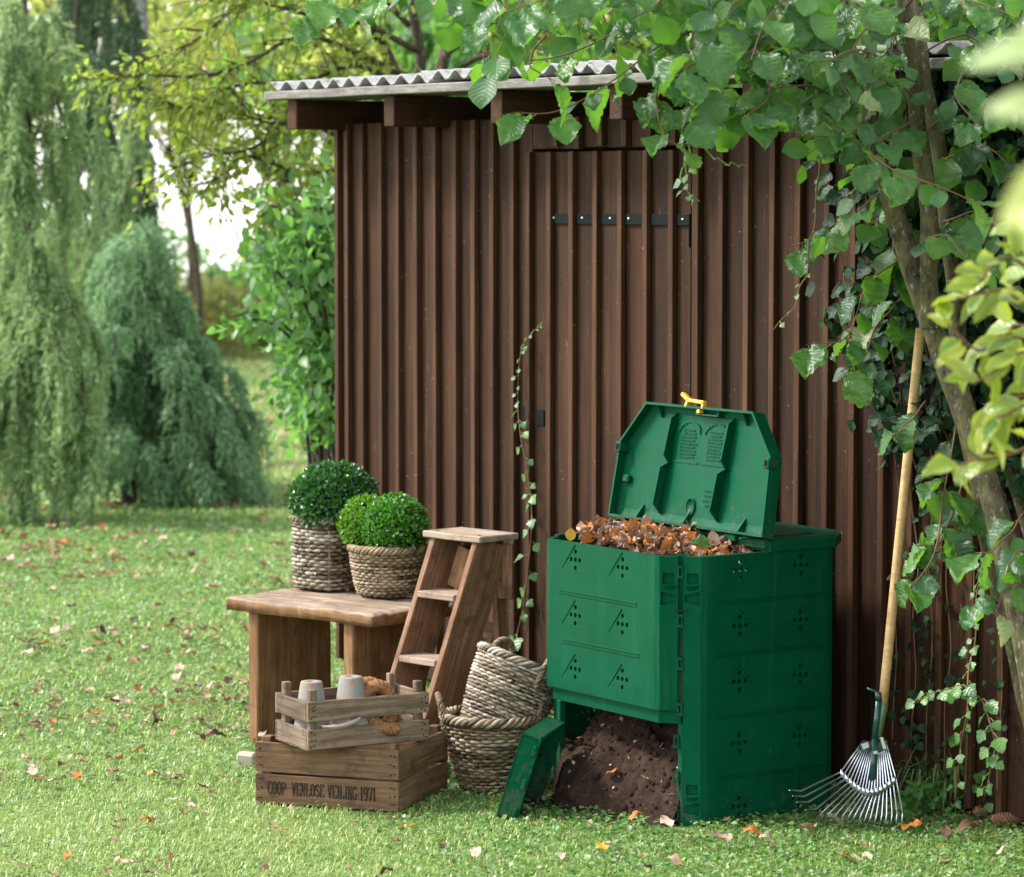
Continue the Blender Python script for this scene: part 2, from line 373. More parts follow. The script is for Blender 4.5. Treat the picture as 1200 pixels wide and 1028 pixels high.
M['stone'] = simple('pale_stone', (.34, .30, .24), .8, .2, var=.2)
# foliage
M['hazel'] = leafmat('hazel_leaf', [(.014, .050, .016), (.028, .090, .022), (.065, .15, .024), (.016, .062, .024), (.042, .12, .026), (.022, .08, .020)], (.15, .27, .08), .38, .38, .26, (.24, .55, .035), 9, vs=.3, spotcol=(.08, .05, .015))
M['hazel_far'] = leafmat('hazel_leaf_mass', [(.014, .052, .017), (.026, .085, .022), (.050, .13, .024), (.018, .066, .024)], (.13, .24, .075), .40, .36, .27, (.20, .50, .035), 8, obj=False, vs=.22)
M['hazel_yellow'] = leafmat('yellowed_hazel_leaf', [(.45, .27, .02), (.40, .33, .05), (.55, .25, .02)], (.5, .4, .12), .5, .3, .35, (.7, .45, .04), 8, spotcol=(.18, .08, .02))
M['hazel_pale'] = leafmat('pale_hazel_leaf', [(.16, .22, .10), (.22, .26, .13)], (.30, .34, .18), .45, .4, .3, (.35, .45, .12), 9)
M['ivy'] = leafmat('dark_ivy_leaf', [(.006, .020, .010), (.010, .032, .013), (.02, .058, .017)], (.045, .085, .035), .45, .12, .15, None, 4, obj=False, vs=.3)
M['ivy_young'] = leafmat('young_ivy_leaf', [(.05, .13, .03), (.09, .20, .035), (.035, .10, .03)], (.2, .32, .12), .35, .5, .3, (.2, .45, .05), 4, vs=.3)
M['shrub'] = leafmat('variegated_shrub_leaf', [(.05, .135, .02), (.15, .23, .025), (.04, .11, .025), (.26, .28, .035)], (.42, .46, .16), .3, .5, .4, (.45, .55, .05), 6, tip=(.42, .40, .05), vs=.3)
M['shrub_near'] = leafmat('pale_near_leaf', [(.34, .44, .22), (.48, .48, .10), (.40, .48, .28)], (.5, .55, .3), .3, .5, .4, (.6, .65, .2), 0)
M['box'] = leafmat('box_leaf', [(.008, .045, .012), (.014, .075, .014), (.03, .12, .014)], (.06, .14, .04), .26, .6, .2, (.06, .25, .02), 0, obj=False)
M['box_bright'] = leafmat('young_box_leaf', [(.018, .09, .010), (.035, .15, .010), (.07, .22, .012)], (.1, .2, .04), .26, .6, .25, (.12, .42, .02), 0, obj=False)
M['autumn'] = leafmat('green_brown_edged_leaf', [(.09, .17, .03), (.15, .23, .035), (.21, .21, .035), (.06, .14, .04), (.22, .11, .03), (.10, .19, .07)], (.22, .30, .08), .45, .4, .45, (.38, .52, .05), 0, obj=False)
M['yellowgreen'] = leafmat('yellow_green_leaf', [(.20, .27, .05), (.32, .36, .07), (.36, .33, .08), (.16, .24, .06)], (.34, .38, .14), .5, .3, .5, (.6, .66, .16), 0, obj=False)
M['dgreen'] = leafmat('mid_green_leaf', [(.03, .10, .03), (.055, .155, .04), (.11, .24, .055), (.02, .065, .025)], (.16, .27, .12), .4, .45, .4, (.22, .48, .08), 0, obj=False)
M['conifer'] = leafmat('grey_green_needle', [(.065, .165, .08), (.14, .28, .135), (.28, .43, .21)], (.14, .23, .12), .5, .35, .32, (.34, .56, .25), 0, obj=False)
M['conifer_pale'] = leafmat('pale_green_needle', [(.09, .175, .07), (.19, .30, .12), (.33, .43, .19)], (.18, .26, .11), .5, .35, .32, (.42, .58, .22), 0, obj=False)
M['conifer_dark'] = leafmat('dark_needle', [(.03, .065, .033), (.045, .09, .045), (.07, .12, .055)], (.07, .12, .07), .55, .3, .3, (.12, .22, .09), 0, obj=False)
M['bush'] = leafmat('olive_bush_leaf', [(.11, .15, .045), (.17, .20, .06), (.26, .20, .08), (.08, .13, .045)], (.2, .25, .1), .5, .3, .4, (.3, .33, .08), 0, obj=False)
M['herb'] = leafmat('low_herb_leaf', [(.045, .15, .035), (.085, .22, .04), (.06, .17, .06)], (.14, .24, .09), .4, .4, .3, (.16, .4, .05), 0, obj=False)
M['dead'] = leafmat('dead_leaf', [(.12, .055, .032), (.30, .185, .13), (.20, .10, .055), (.42, .30, .23), (.33, .11, .025), (.07, .032, .022)], (.38, .27, .21), .6, .3, .15, (.4, .2, .08), 6, vs=.25)
M['straw'] = simple('straw_bits', (.32, .24, .16), .8, .2, var=.6)
M['dead_far'] = leafmat('dead_leaf_mass', [(.10, .048, .028), (.26, .15, .10), (.15, .075, .042), (.40, .29, .21), (.30, .10, .022), (.04, .022, .015), (.08, .04, .024), (.30, .20, .13)], (.30, .19, .14), .6, .25, .15, (.4, .17, .06), 0, obj=False)
def grassmat():
    m = Mat('grass_blade'); r = m.isl(); c = m.n('TexCoord').outputs['Object']; p = m.noise(c, .9, 4, .6); p2 = m.noise(c, 9, 6, .7)
    col = m.ramp(m.math('ADD', m.math('MULTIPLY', r, .38), m.math('SUBTRACT', m.math('MULTIPLY', p2, 1.0), .19)), [(.13, (.05, .13, .025)), (.36, (.20, .31, .07)), (.56, (.35, .44, .13)), (.78, (.48, .49, .23)), (.93, (.55, .47, .30))])
    col = m.mix(m.ramp(p, [(.4, 0.0), (.65, .45)]), col, (.30, .36, .12))
    m.base(col, .38, .5); m.translucent((.38, .55, .14), .32); return m.m
M['grass'] = grassmat()
def lawnmat():
    m = Mat('lawn_soil'); c = m.n('TexCoord').outputs['Object']; n = m.noise(c, 35, 8, .7); p = m.noise(c, 1.1, 5, .6)
    col = m.ramp(n, [(.3, (.035, .055, .018)), (.5, (.09, .15, .04)), (.7, (.18, .22, .08))])
    col = m.mix(m.ramp(p, [(.45, 0.0), (.7, .5)]), col, (.26, .29, .11)); m.base(col, .9, .1); m.bump(n, .8, .02); return m.m
M['lawn'] = lawnmat()

# ================================================================== SETTING
def sheet(name, pts, z, m, n=1, kind='structure'):
    me = bpy.data.meshes.new(name); me.from_pydata([(x, y, z) for x, y in pts], [], [tuple(range(len(pts)))]); me.update()
    return tag(link(name, me, m), kind=kind)
def build_ground():
    # near lawn: gently uneven grid; far sheet continues to the horizon
    nx = 150; xs = np.linspace(-42, 14, nx); ys = np.linspace(-14, 42, nx)
    X, Y = np.meshgrid(xs, ys, indexing='ij'); Z = ground_h(X, Y)
    V = np.stack([X, Y, Z], -1).reshape(-1, 3); I, J = np.meshgrid(np.arange(nx-1), np.arange(nx-1), indexing='ij')
    F = np.stack([I*nx+J, (I+1)*nx+J, (I+1)*nx+J+1, I*nx+J+1], -1).reshape(-1, 4)
    tag(link('lawn', np_mesh('lawn', V, F, smooth=True), M['lawn']), kind='structure')
    sheet('ground', [(-1500, -1500), (1500, -1500), (1500, 1500), (-1500, 1500)], -.07, M['lawn'])
    w = Mat('lake_water'); c = w.n('TexCoord').outputs['Object']; w.base((.03, .04, .045), .04, .5); w.bump(w.noise(c, 1.2, 3), .01, .02)
    a = CAM+FWD*62; pts = [a-RIGHT*200, a+RIGHT*200, a+RIGHT*700+FWD*800, a-RIGHT*700+FWD*800]
    sheet('lake', [(p.x, p.y) for p in pts], -.05, w.m)
def ground_h(X, Y):
    h = .012*np.sin(X*1.3+.4)*np.sin(Y*1.1)+.008*np.sin(X*2.9+Y*2.1)
    far = np.clip((np.hypot(X-CAM.x, Y-CAM.y)-11)/10, 0, 1)
    return h*(.25+far)-.004
build_ground()

# ================================================================== SHED
SHED_L = 4.6; ZT = 1.985
shed = thing('garden_shed', 'dark brown board and batten garden shed with a corrugated grey roof', 'shed', (0, 0, 0))
def zbox(name, parent, m, x0, x1, y0, y1, z0, z1, bevel=.0015):    # upright board, grain along Z
    bm = bmesh.new(); bmesh.ops.create_cube(bm, size=1)
    for v in bm.verts: v.co = Vector((v.co.x*(x1-x0), v.co.y*(y1-y0), v.co.z*(z1-z0)))
    if bevel: bmesh.ops.bevel(bm, geom=list(bm.edges), offset=bevel, segments=1, affect='EDGES')
    return link(name, bm_mesh(name, bm), m, parent, ((x0+x1)/2, (y0+y1)/2, (z0+z1)/2))
bat = [.094, .195, .323, .438, .562, .684, .809, .926, 1.041, 1.165]
door_b = [1.38, 1.507, 1.641, 1.777, 1.913, 2.049]
right_b = [2.176, 2.300, 2.426, 2.550, 2.672, 2.804, 2.926, 3.056]
x = 3.056
while x < SHED_L-.1: x += .128; right_b.append(x)
BW, BD = .024, .019
def boards(parent, edges, z0, z1, yoff=0.0):
    for a, b in zip(edges[:-1], edges[1:]):
        zbox('wall_board', parent, M['shed'], a+.002, b-.002, yoff+random.uniform(0, .003), yoff+.022, z0+random.uniform(-.004, .004), z1)
def batten(parent, x, z0, z1, yoff=0.0, w=BW):            # x is the right hand edge at the wall
    o = zbox('batten', parent, M['shed_batten'], x-w-random.uniform(0, .004), x, yoff-BD-random.uniform(0, .003), yoff-.0005, z0+random.uniform(-.006, .006), z1)
    o.rotation_euler.y = random.uniform(-.0022, .0022); return o
boards(shed, [0]+[b-BW/2 for b in bat]+[1.243], .03, ZT)
boards(shed, [2.165]+[b-BW/2 for b in right_b[1:]]+[SHED_L], .03, ZT)
DT = 1.872
boards(shed, [1.243, 1.40, 1.53, 1.665, 1.80, 1.935, 2.07, 2.165], DT+.010, ZT)
for b in bat: batten(shed, b, .03, ZT)
batten(shed, .024, .03, ZT, w=.02)
for b in right_b: batten(shed, b, .03, ZT)
for b in (1.415, 1.54, 1.668, 1.80, 1.93, 2.06): batten(shed, b, DT+.012, ZT)
# side and back walls
for yy in np.arange(0.03, 1.6, .13):
    zbox('side_board', shed, M['shed'], 0, .02, yy, yy+.128, .03, ZT+.0); zbox('side_board', shed, M['shed'], SHED_L-.02, SHED_L, yy, yy+.128, .03, ZT)
    zbox('side_batten', shed, M['shed_batten'], -.022, -.0005, yy+.118, yy+.14, .03, ZT)
zbox('back_wall', shed, M['shed'], .02, SHED_L-.02, 1.60, 1.62, .03, ZT)
# dark inside behind the gaps
zbox('floor_sill', shed, M['shed_beam'], 0.0, SHED_L, .024, .07, 0.0, .12)
# door
DX0, DX1 = 1.248, 2.118
door = zbox('door', shed, M['shed'], DX0+.02, DX1-.003, .022, .045, .05, DT-.01)
dbe = [DX0]+[b-BW/2 for b in door_b]+[DX1]
def inpar(o, parent): o.parent = parent; o.location = Vector(o.location)-Vector(parent.location); return o
for a, b in zip(dbe[:-1], dbe[1:]):
    inpar(zbox('door_board', None, M['shed'], a+.002, b-.002, random.uniform(-.002, .001), .020, .05, DT), door)
for b in [1.258]+door_b:
    o = inpar(zbox('door_batten', None, M['shed_batten'], b-BW-.001, b, -BD-.002, -.003, .05, DT+.001), door); o.rotation_euler.y = random.uniform(-.001, .001)
zs = 1.655
inpar(zbox('hinge_strap', None, M['black'], 1.375, 2.128, -.0085, -.0025, zs-.017, zs+.017, .001), door)
for xx in (1.383, 1.545, 1.70, 1.80, 2.085):
    V, F = lathe([(0, .004), (.004, .003), (.005, 0)], 8); V = V[:, [0, 2, 1]]*np.array([1, -1, 1])
    inpar(link('screw', np_mesh('screw', V, F[:, ::-1]), M['screw'], None, (xx, -.0085, zs+.002)), door)
V, F = tube([(0, 0, -.085), (0, 0, .02)], .0095, 10, cap=True)
link('hinge_pin', np_mesh('hinge_pin', V, F, smooth=False), M['black'], shed, (2.136, -.0125, zs))
batten(shed, 2.178, .03, ZT, w=.03)
inpar(zbox('latch_plate', None, M['black'], 1.283, 1.321, -.0055, -.0025, .968, 1.022, .001), door)
zbox('latch_keeper', shed, M['black'], 1.196, 1.228, -.006, -.0005, .975, 1.025, .001)
# rafters
for k, rx in enumerate([.083, .741, 1.40, 2.06, 2.72, 3.38, 4.04]):
    o = plank('rafter', shed, M['shed_beam'], 1.85, .066, .105, (rx-.033, .70, 2.016), (0, 0, R(90)), .003, 3, .001)
# eaves board and corrugated sheets
plank('eaves_board', shed, M['fascia'], SHED_L+.2, .30, .030, (SHED_L/2+.0, -.105, 2.086), (0, 0, 0), .003, 30, .0025)
def corrugated(x0, x1, y0, y1, z0, lift):
    n = int((x1-x0)/.110*14); X = np.linspace(x0, x1, n+1); ys = np.linspace(y0, y1, 12)
    prof = .0145*np.sin(2*np.pi*X/.110)
    Zt = z0+prof[:, None]+((ys-y0)*lift)[None]+rng.normal(0, .0006, (n+1, 12)); th = .0075
    Xg = np.repeat(X[:, None], 12, 1); Yg = np.repeat(ys[None], n+1, 0)+.004*np.sin(X*9)[:, None]
    V = np.vstack([np.stack([Xg, Yg, Zt], -1).reshape(-1, 3), np.stack([Xg, Yg, Zt-th], -1).reshape(-1, 3)])
    I, J = np.meshgrid(np.arange(n), np.arange(11), indexing='ij'); b = (n+1)*12
    F = np.stack([I*12+J, (I+1)*12+J, (I+1)*12+J+1, I*12+J+1], -1).reshape(-1, 4); F2 = F[:, ::-1]+b
    i = np.arange(n); e1 = np.stack([i*12, b+i*12, b+(i+1)*12, (i+1)*12], -1); e2 = np.stack([i*12+11, (i+1)*12+11, b+(i+1)*12+11, b+i*12+11], -1)
    j = np.arange(11); e3 = np.stack([j, j+1, b+j+1, b+j], -1); e4 = e3[:, ::-1]+n*12
    return np_mesh('roof_sheet', V, np.vstack([F, F2, e1, e2, e3, e4]), smooth=True)
for k, (a, b) in enumerate([(-.075, .98), (.91, 1.97), (1.90, 2.96), (2.89, 3.95), (3.88, 4.72)]):
    link('roof_sheet', corrugated(a, b, -.235+.01*(k % 2), 1.78, 2.124+.009*(k % 2), .03), M['roof'], shed)

# ================================================================== COMPOST BIN
BX0, BX1, BY0, BY1, CH, RIM = 2.412, 3.121, -.802, -.172, .095, .748
bc = Vector(((BX0+BX1)/2, (BY0+BY1)/2, 0)); bhx, bhy = (BX1-BX0)/2, (BY1-BY0)/2
bin_ = thing('compost_bin', 'green plastic compost bin with its lid propped open beside the rake', 'compost bin', bc)
dg_objs = []
def bool_cut(me, cutter_bm):
    a = bpy.data.objects.new('tmp_a', me); c = bpy.data.objects.new('tmp_c', bm_mesh('tmp_c', cutter_bm)); COL.objects.link(a); COL.objects.link(c)
    md = a.modifiers.new('b', 'BOOLEAN'); md.operation = 'DIFFERENCE'; md.solver = 'EXACT'; md.object = c
    dg = bpy.context.evaluated_depsgraph_get(); out = bpy.data.meshes.new_from_object(a.evaluated_get(dg))
    cm = c.data; bpy.data.objects.remove(a); bpy.data.objects.remove(c); bpy.data.meshes.remove(cm)
    return out
def extrude_path(path, nrm, th, z0, z1, taper=0.0):        # panel: plan polyline offset inward by th, z0..z1
    bm = bmesh.new(); n = len(path); rows = []
    for z in (z0, z1):
        for off in (0, th):
            rows.append([bm.verts.new((p[0]-q[0]*off, p[1]-q[1]*off, z)) for p, q in zip(path, nrm)])
    o0, i0, o1, i1 = rows
    for k in range(n-1):
        bm.faces.new((o0[k], o0[k+1], o1[k+1], o1[k])); bm.faces.new((i0[k+1], i0[k], i1[k], i1[k+1]))
        bm.faces.new((o1[k], o1[k+1], i1[k+1], i1[k])); bm.faces.new((o0[k+1], o0[k], i0[k], i0[k+1]))
    bm.faces.new((o0[0], o1[0], i1[0], i0[0])); bm.faces.new((o1[-1], o0[-1], i0[-1], i1[-1]))
    bmesh.ops.recalc_face_normals(bm, faces=bm.faces); return bm
def addpoly(bm, pts, faces):
    v = [bm.verts.new(p) for p in pts]
    for f in faces: bm.faces.new([v[i] for i in f])
def add_cyl(bm, c, ax, r, h, n=10):
    z = Vector(ax).normalized(); x = z.orthogonal().normalized(); y = z.cross(x); c = Vector(c)
    A = [bm.verts.new(c-z*h+x*r*math.cos(2*math.pi*i/n)+y*r*math.sin(2*math.pi*i/n)) for i in range(n)]
    B = [bm.verts.new(c+z*h+x*r*math.cos(2*math.pi*i/n)+y*r*math.sin(2*math.pi*i/n)) for i in range(n)]
    for i in range(n): bm.faces.new((A[i], A[(i+1) % n], B[(i+1) % n], B[i]))
    bm.faces.new(A[::-1]); bm.faces.new(B)
HEX = [(0, 1, 2, 3), (7, 6, 5, 4), (0, 4, 5, 1), (1, 5, 6, 2), (2, 6, 7, 3), (3, 7, 4, 0)]
def panel(width, half, z0, z1, holes, ribs, windows, th=.016, ch=CH, trim=.004, band=None):
    """one side of the bin in its own frame: x along the face, y=0 outside face, +y inward, two half chamfers at the ends."""
    h2 = ch/2; f = width/2-ch
    path = [(-f-h2+trim, h2-trim), (-f-.012, .004), (-f+.006, 0), (f-.006, 0), (f+.012, .004), (f+h2-trim, h2-trim)]
    s = .7071; nr = [(-s, -s), (-.5, -.85), (-.12, -1), (.12, -1), (.5, -.85), (s, -s)]
    bm = extrude_path(path, nr, th, z0, z1); me = bm_mesh('panel', bm)
    cut = bmesh.new()
    for hx_, hz, full in holes:
        A, B, C = (hx_, 0, hz+.044), (hx_-.066, 0, hz-.03), (hx_+.066, 0, hz-.03)
        e = .0012
        addpoly(cut, [(A[0], -.01, A[2]), (B[0], -.01, B[2]), (C[0], -.01, C[2]), (A[0], .0026, A[2]), (B[0], e, B[2]), (C[0], e, C[2])],
                [(0, 1, 2), (5, 4, 3), (0, 3, 4, 1), (1, 4, 5, 2), (2, 5, 3, 0)])
    me = cutclean(me, cut)
    cut = bmesh.new()
    for hx_, hz, full in holes:
        for dx, dz in ((0, 0), (.021, 0), (-.021, 0), (0, .023), (0, -.023)):
            if z0+.01 < hz+dz: add_cyl(cut, (hx_+dx, 0, hz+dz), (0, 1, 0), .0068, .05)
    for wx, wz, sgn, kind in windows:            # recessed windows on the half chamfers
        base = Vector((sgn*(f+h2*.55), h2*.5, wz)); ux = Vector((sgn*s, s, 0)) ; nn = Vector((sgn*s, -s, 0))
        if kind == 'slot': q = [(-.017, -.014), (.017, -.014), (.017, .018), (-.017, .018)]
        else: q = [(-.022, -.021), (.024, -.012), (.024, .010), (-.022, .021)]
        pts = [base+ux*a+Vector((0, 0, b))+nn*.03 for a, b in q]+[base+ux*a*.9+Vector((0, 0, b*.85))-nn*.0105 for a, b in q]
        addpoly(cut, pts, HEX)
    bmesh.ops.recalc_face_normals(cut, faces=cut.faces)
    me = bool_cut(me, cut) if len(cut.verts) else me
    bm = bmesh.new(); bm.from_mesh(me)
    for xa, xb, z in ribs:
        for dz in (-.0042, .0042):
            v = []
            for zz, yy in ((z+dz-.0026, .002), (z+dz-.001, -.0028), (z+dz+.001, -.0028), (z+dz+.0026, .002)):
                v.append([(xa, yy, zz), (xb, yy, zz)])
            addpoly(bm, [p for r in v for p in r], [(0, 2, 3, 1), (2, 4, 5, 3), (4, 6, 7, 5), (0, 1, 7, 6), (0, 6, 4, 2), (1, 3, 5, 7)])
    for wx, wz, sgn, kind in windows:
        if kind == 'slot':                       # small rain hood
            base = Vector((sgn*(f+h2*.55), h2*.5, wz-.016)); ux = Vector((sgn*s, s, 0)); nn = Vector((sgn*s, -s, 0)); z = Vector((0, 0, 1))
            arc = [(-.021, 0), (-.014, .010), (0, .0135), (.014, .010), (.021, 0)]
            top = [base+ux*a+nn*b for a, b in arc]; bot = [base+ux*a*.8+nn*b*.2-z*.014 for a, b in arc]
            addpoly(bm, [p for p in top]+[p for p in bot], [(i, i+1, i+6, i+5) for i in range(4)]+[(4, 3, 2, 1, 0)])
    bmesh.ops.recalc_face_normals(bm, faces=bm.faces)
    return bm_mesh('panel', bm)
def cutclean(me, cut):
    bmesh.ops.recalc_face_normals(cut, faces=cut.faces); return bool_cut(me, cut)
fx = [2.640-bc.x, 2.868-bc.x]
sideholes = [(a, z, 1) for z in (.703, .549, .394, .221, .044) for a in (-.098, .117)]
sideribs = [(-.175, .195, z) for z in (.617, .472, .300, .130)]
wins = [(0, .685, -1, 'slot'), (0, .632, -1, 'trap'), (0, .685, 1, 'slot'), (0, .632, 1, 'trap'), (0, .10, -1, 'slot'), (0, .048, -1, 'trap'), (0, .10, 1, 'slot'), (0, .048, 1, 'trap')]
side_me = panel(bhy*2, bhy, 0, RIM, sideholes, sideribs, wins)
side_me.materials.append(M['green'])
for nm, rz, loc in (('side_panel', R(90), (bhx, 0, 0)), ('side_panel', R(-90), (-bhx, 0, 0)), ('back_panel', R(180), (0, bhy, 0))):
    link(nm, side_me, None, bin_, loc, (0, 0, rz))
frontholes = [(a, z, 1) for z in (.700, .541, .387) for a in fx]
front_me = panel(bhx*2, bhx, .322, RIM, frontholes, [(-.206, .17, .603), (-.193, .183, .4625)], wins[:4])
front_me.materials.append(M['green']); link('front_panel', front_me, None, bin_, (0, -bhy-.004, 0))
band = extrude_path([(-bhx+CH/2+.004, CH/2+.006), (-bhx+CH+.004, .012), (bhx-CH-.004, .012), (bhx-CH/2-.004, CH/2+.006)], [(-.7, -.7), (-.3, -1), (.3, -1), (.7, -.7)], .014, .284, .330)
link('front_sill', bm_mesh('front_sill', band), M['green'], bin_, (0, -bhy-.002, 0))
# rim slot on the front panel, posts beside the opening
for sx in (-1, 1):
    p = bm_box(.02, .02, .285, .002); link('front_post', bm_mesh('front_post', p), M['green'], bin_, ((bhx-CH/2-.006) if sx > 0 else -bhx+.137, -bhy+(CH/2+.012 if sx > 0 else .012), .1425))
def clip(loc, rz):
    bm = bmesh.new()
    for (x, y, z, a, b, c) in ((0, 0, .014, .015, .007, .007), (0, 0, -.014, .018, .009, .008), (-.0055, 0, 0, .004, .006, .028), (.0055, -.001, 0, .004, .005, .024)):
        r = bmesh.ops.create_cube(bm, size=1)['verts']
        for v in r: v.co = Vector((x+v.co.x*a, y+v.co.y*b, z+v.co.z*c))
    return link('clip', bm_mesh('clip', bm), M['green'], bin_, loc, (0, 0, rz))
cx, cy = bhx-CH/2, -bhy+CH/2
for z in (.705, .570, .452, .325): clip((cx-.002, cy-.002, z), R(45))
for z in (.235, .135, .03): clip((cx-.012, cy-.006, z), R(45))
for z in (.69, .60, .55): clip((-bhx+CH/2, -bhy+CH/2, z), R(-45))
# seam channel (recessed strip between the panels)
for sx in (-1, 1):
    link('seam_strip', bm_mesh('seam_strip', bm_box(.03, .006, .43, .001)), M['green'], bin_, (sx*(bhx-CH/2-.010), -bhy+CH/2+.010, .537), (0, 0, sx*R(45)))
# back half of the lid
HY = -.487-bc.y
deck = bmesh.new()
o = [(-.362, HY), (.362, HY), (.362, .235), (.27, .330), (-.27, .330), (-.362, .235)]
def slab(bm, outl, z0, z1, top_inset=.012):
    n = len(outl); cxx = sum(p[0] for p in outl)/n; cyy = sum(p[1] for p in outl)/n
    A = [bm.verts.new((x, y, z0)) for x, y in outl]; B = [bm.verts.new((x, y, z1-.008)) for x, y in outl]
    C = [bm.verts.new((x-(1 if x > cxx else -1)*top_inset, y-(1 if y > cyy else -1)*top_inset, z1)) for x, y in outl]
    for i in range(n):
        j = (i+1) % n; bm.faces.new((A[i], A[j], B[j], B[i])); bm.faces.new((B[i], B[j], C[j], C[i]))
    bm.faces.new(C); bm.faces.new(A[::-1])
slab(deck, o, .748, .782); bmesh.ops.recalc_face_normals(deck, faces=deck.faces)
link('lid_back', bm_mesh('lid_back', deck), M['green'], bin_)
for xx in (-.30, 0, .30): link('lid_back_rib', bm_mesh('lid_back_rib', bm_box(.010, .26, .006, .001)), M['green'], bin_, (xx, .07, .783))
# open half: own frame, x across, z up along the lid, y=0 inner face (towards the viewer)
lid = link('lid', bpy.data.meshes.new('lid'), None, bin_, (0, HY-.004, .786), (R(-9), 0, 0))
out = [(-.365, 0), (.365, 0), (.357, .225), (.252, .345), (-.250, .345), (-.355, .225)]
bm = bmesh.new(); n = 6
def inset(pts, d):
    res = []
    for i in range(len(pts)):
        p0, p1, p2 = Vector(pts[i-1]), Vector(pts[i]), Vector(pts[(i+1) % len(pts)])
        e1 = (p1-p0).normalized(); e2 = (p2-p1).normalized(); n1 = Vector((-e1.y, e1.x)); n2 = Vector((-e2.y, e2.x)); b = (n1+n2).normalized()
        res.append(p1+b*(d/max(.3, b.dot(n1))))
    return res
inn = inset(out, .007); inn2 = inset(out, .028)
L0 = [bm.verts.new((x, -.030, z)) for x, z in out]; L1 = [bm.verts.new((x, .012, z)) for x, z in out]
L2 = [bm.verts.new((x, -.030, z)) for x, z in inn]; L3 = [bm.verts.new((x, -.004, z)) for x, z in inn]; L4 = [bm.verts.new((x, .002, z)) for x, z in inn2]
L5 = [bm.verts.new((x*.9, .022, .17+(z-.17)*.88)) for x, z in out]
for i in range(n):
    j = (i+1) % n
    for a, b in ((L1, L0), (L0, L2), (L2, L3), (L3, L4), (L5, L1)): bm.faces.new((a[i], a[j], b[j], b[i]))
bm.faces.new(L4); bm.faces.new(L5[::-1]); bmesh.ops.recalc_face_normals(bm, faces=bm.faces); bm.to_mesh(lid.data); bm.free(); lid.data.materials.append(M['green'])
def lrib(pts, t=.006, nm='lid_rib'):         # pts: (x, z, height) -> a stiffening web
    bm = bmesh.new(); vs = []
    for x, z, h in pts: vs.append([bm.verts.new((x+dx, y, z)) for dx, y in ((-t/2, .002), (t/2, .002), (t/2, -h), (-t/2, -h))])
    for a, b in zip(vs[:-1], vs[1:]):
        for k in range(4): bm.faces.new((a[k], a[(k+1) % 4], b[(k+1) % 4], b[k]))
    bm.faces.new(vs[0][::-1]); bm.faces.new(vs[-1]); bmesh.ops.recalc_face_normals(bm, faces=bm.faces)
    return link(nm, bm_mesh(nm, bm), M['green'], lid)
for xx in (-.135, .135):
    lrib([(xx-.012, .025, .004), (xx-.020, .055, .030), (xx-.008, .160, .030), (xx+.004, .178, .010)]); lrib([(xx, .176, .008), (xx-.004, .200, .026), (xx+.004, .305, .022), (xx+.006, .322, .003)])
for xx in (-.20, .20): lrib([(xx, .305, .003), (xx, .338, .024)], .005, 'gusset')
for xx in (-.235, -.01, .245): lrib([(xx, .003, .028), (xx, .045, .002)], .005, 'gusset')
# latch pocket at the free edge, side catches
for (x, z, a, b) in ((.035, .3225, .105, .005), (-.016, .332, .005, .020), (.086, .332, .005, .020)):
    link('latch_pocket', bm_mesh('latch_pocket', bm_box(a, .024, b, .001)), M['green'], lid, (x, -.010, z))
for sx in (-1, 1):
    link('side_catch', bm_mesh('side_catch', bm_box(.024, .04, .030, .003)), M['green'], lid, (sx*.350, -.018, .205)); link('catch_slot_shade', bm_mesh('catch_slot_shade', bm_box(.012, .01, .018, .001)), M['hole'], lid, (sx*.350, -.0345, .205))  # slot is a solid block with its shade in the colour
link('boss', bm_mesh('boss', bm_box(.03, .018, .024, .005)), M['green'], lid, (-.325, -.006, .115))
V, F = lathe([(.026, 0), (.026, .004), (.022, .004), (.022, .0015), (0, .0015)], 20); V = np.stack([V[:, 0]*.8, -V[:, 2]-.0015+.003, V[:, 1]], -1)
link('moulded_disc', np_mesh('moulded_disc', V, F), M['green'], lid, (-.012, -.001, .058))
# the raised moulding: two arched tablets with worn, unreadable lines and a stamp
mo = bmesh.new()
def mbox(x, z, a, b, h=.0035):
    r = bmesh.ops.create_cube(mo, size=1)['verts']
    for v in r: v.co = Vector((x+v.co.x*a, -.0002+v.co.y*h, z+v.co.z*b))
for tx in (-.062, .062):
    for k in range(11):
        a0, a1 = math.pi*k/11, math.pi*(k+1)/11
        p, q = Vector((tx+.050*math.cos(a0), .268+.032*math.sin(a0))), Vector((tx+.050*math.cos(a1), .268+.032*math.sin(a1)))
        mbox((p.x+q.x)/2, (p.y+q.y)/2, abs(p.x-q.x)+.003, abs(p.y-q.y)+.0025)
    mbox(tx, .183, .112, .0035); 
    for row in range(9):
        z = .276-row*.0098; xx = tx-.040+(.014 if row < 2 else random.uniform(0, .006)); end = tx+(.026 if row < 2 else .042-random.uniform(0, .014))
        while xx < end:
            w = random.uniform(.003, .009); mbox(xx+w/2, z, w, random.uniform(.0028, .0050)); xx += w+.0022
for row, nn_ in enumerate((5, 4, 6, 3)):
    for k in range(nn_): mbox(.065+(k-nn_/2)*.008, .108-row*.014, .0055, .005)
link('moulded_lettering', bm_mesh('moulded_lettering', mo), M['green'], lid, (0, .0005, 0))
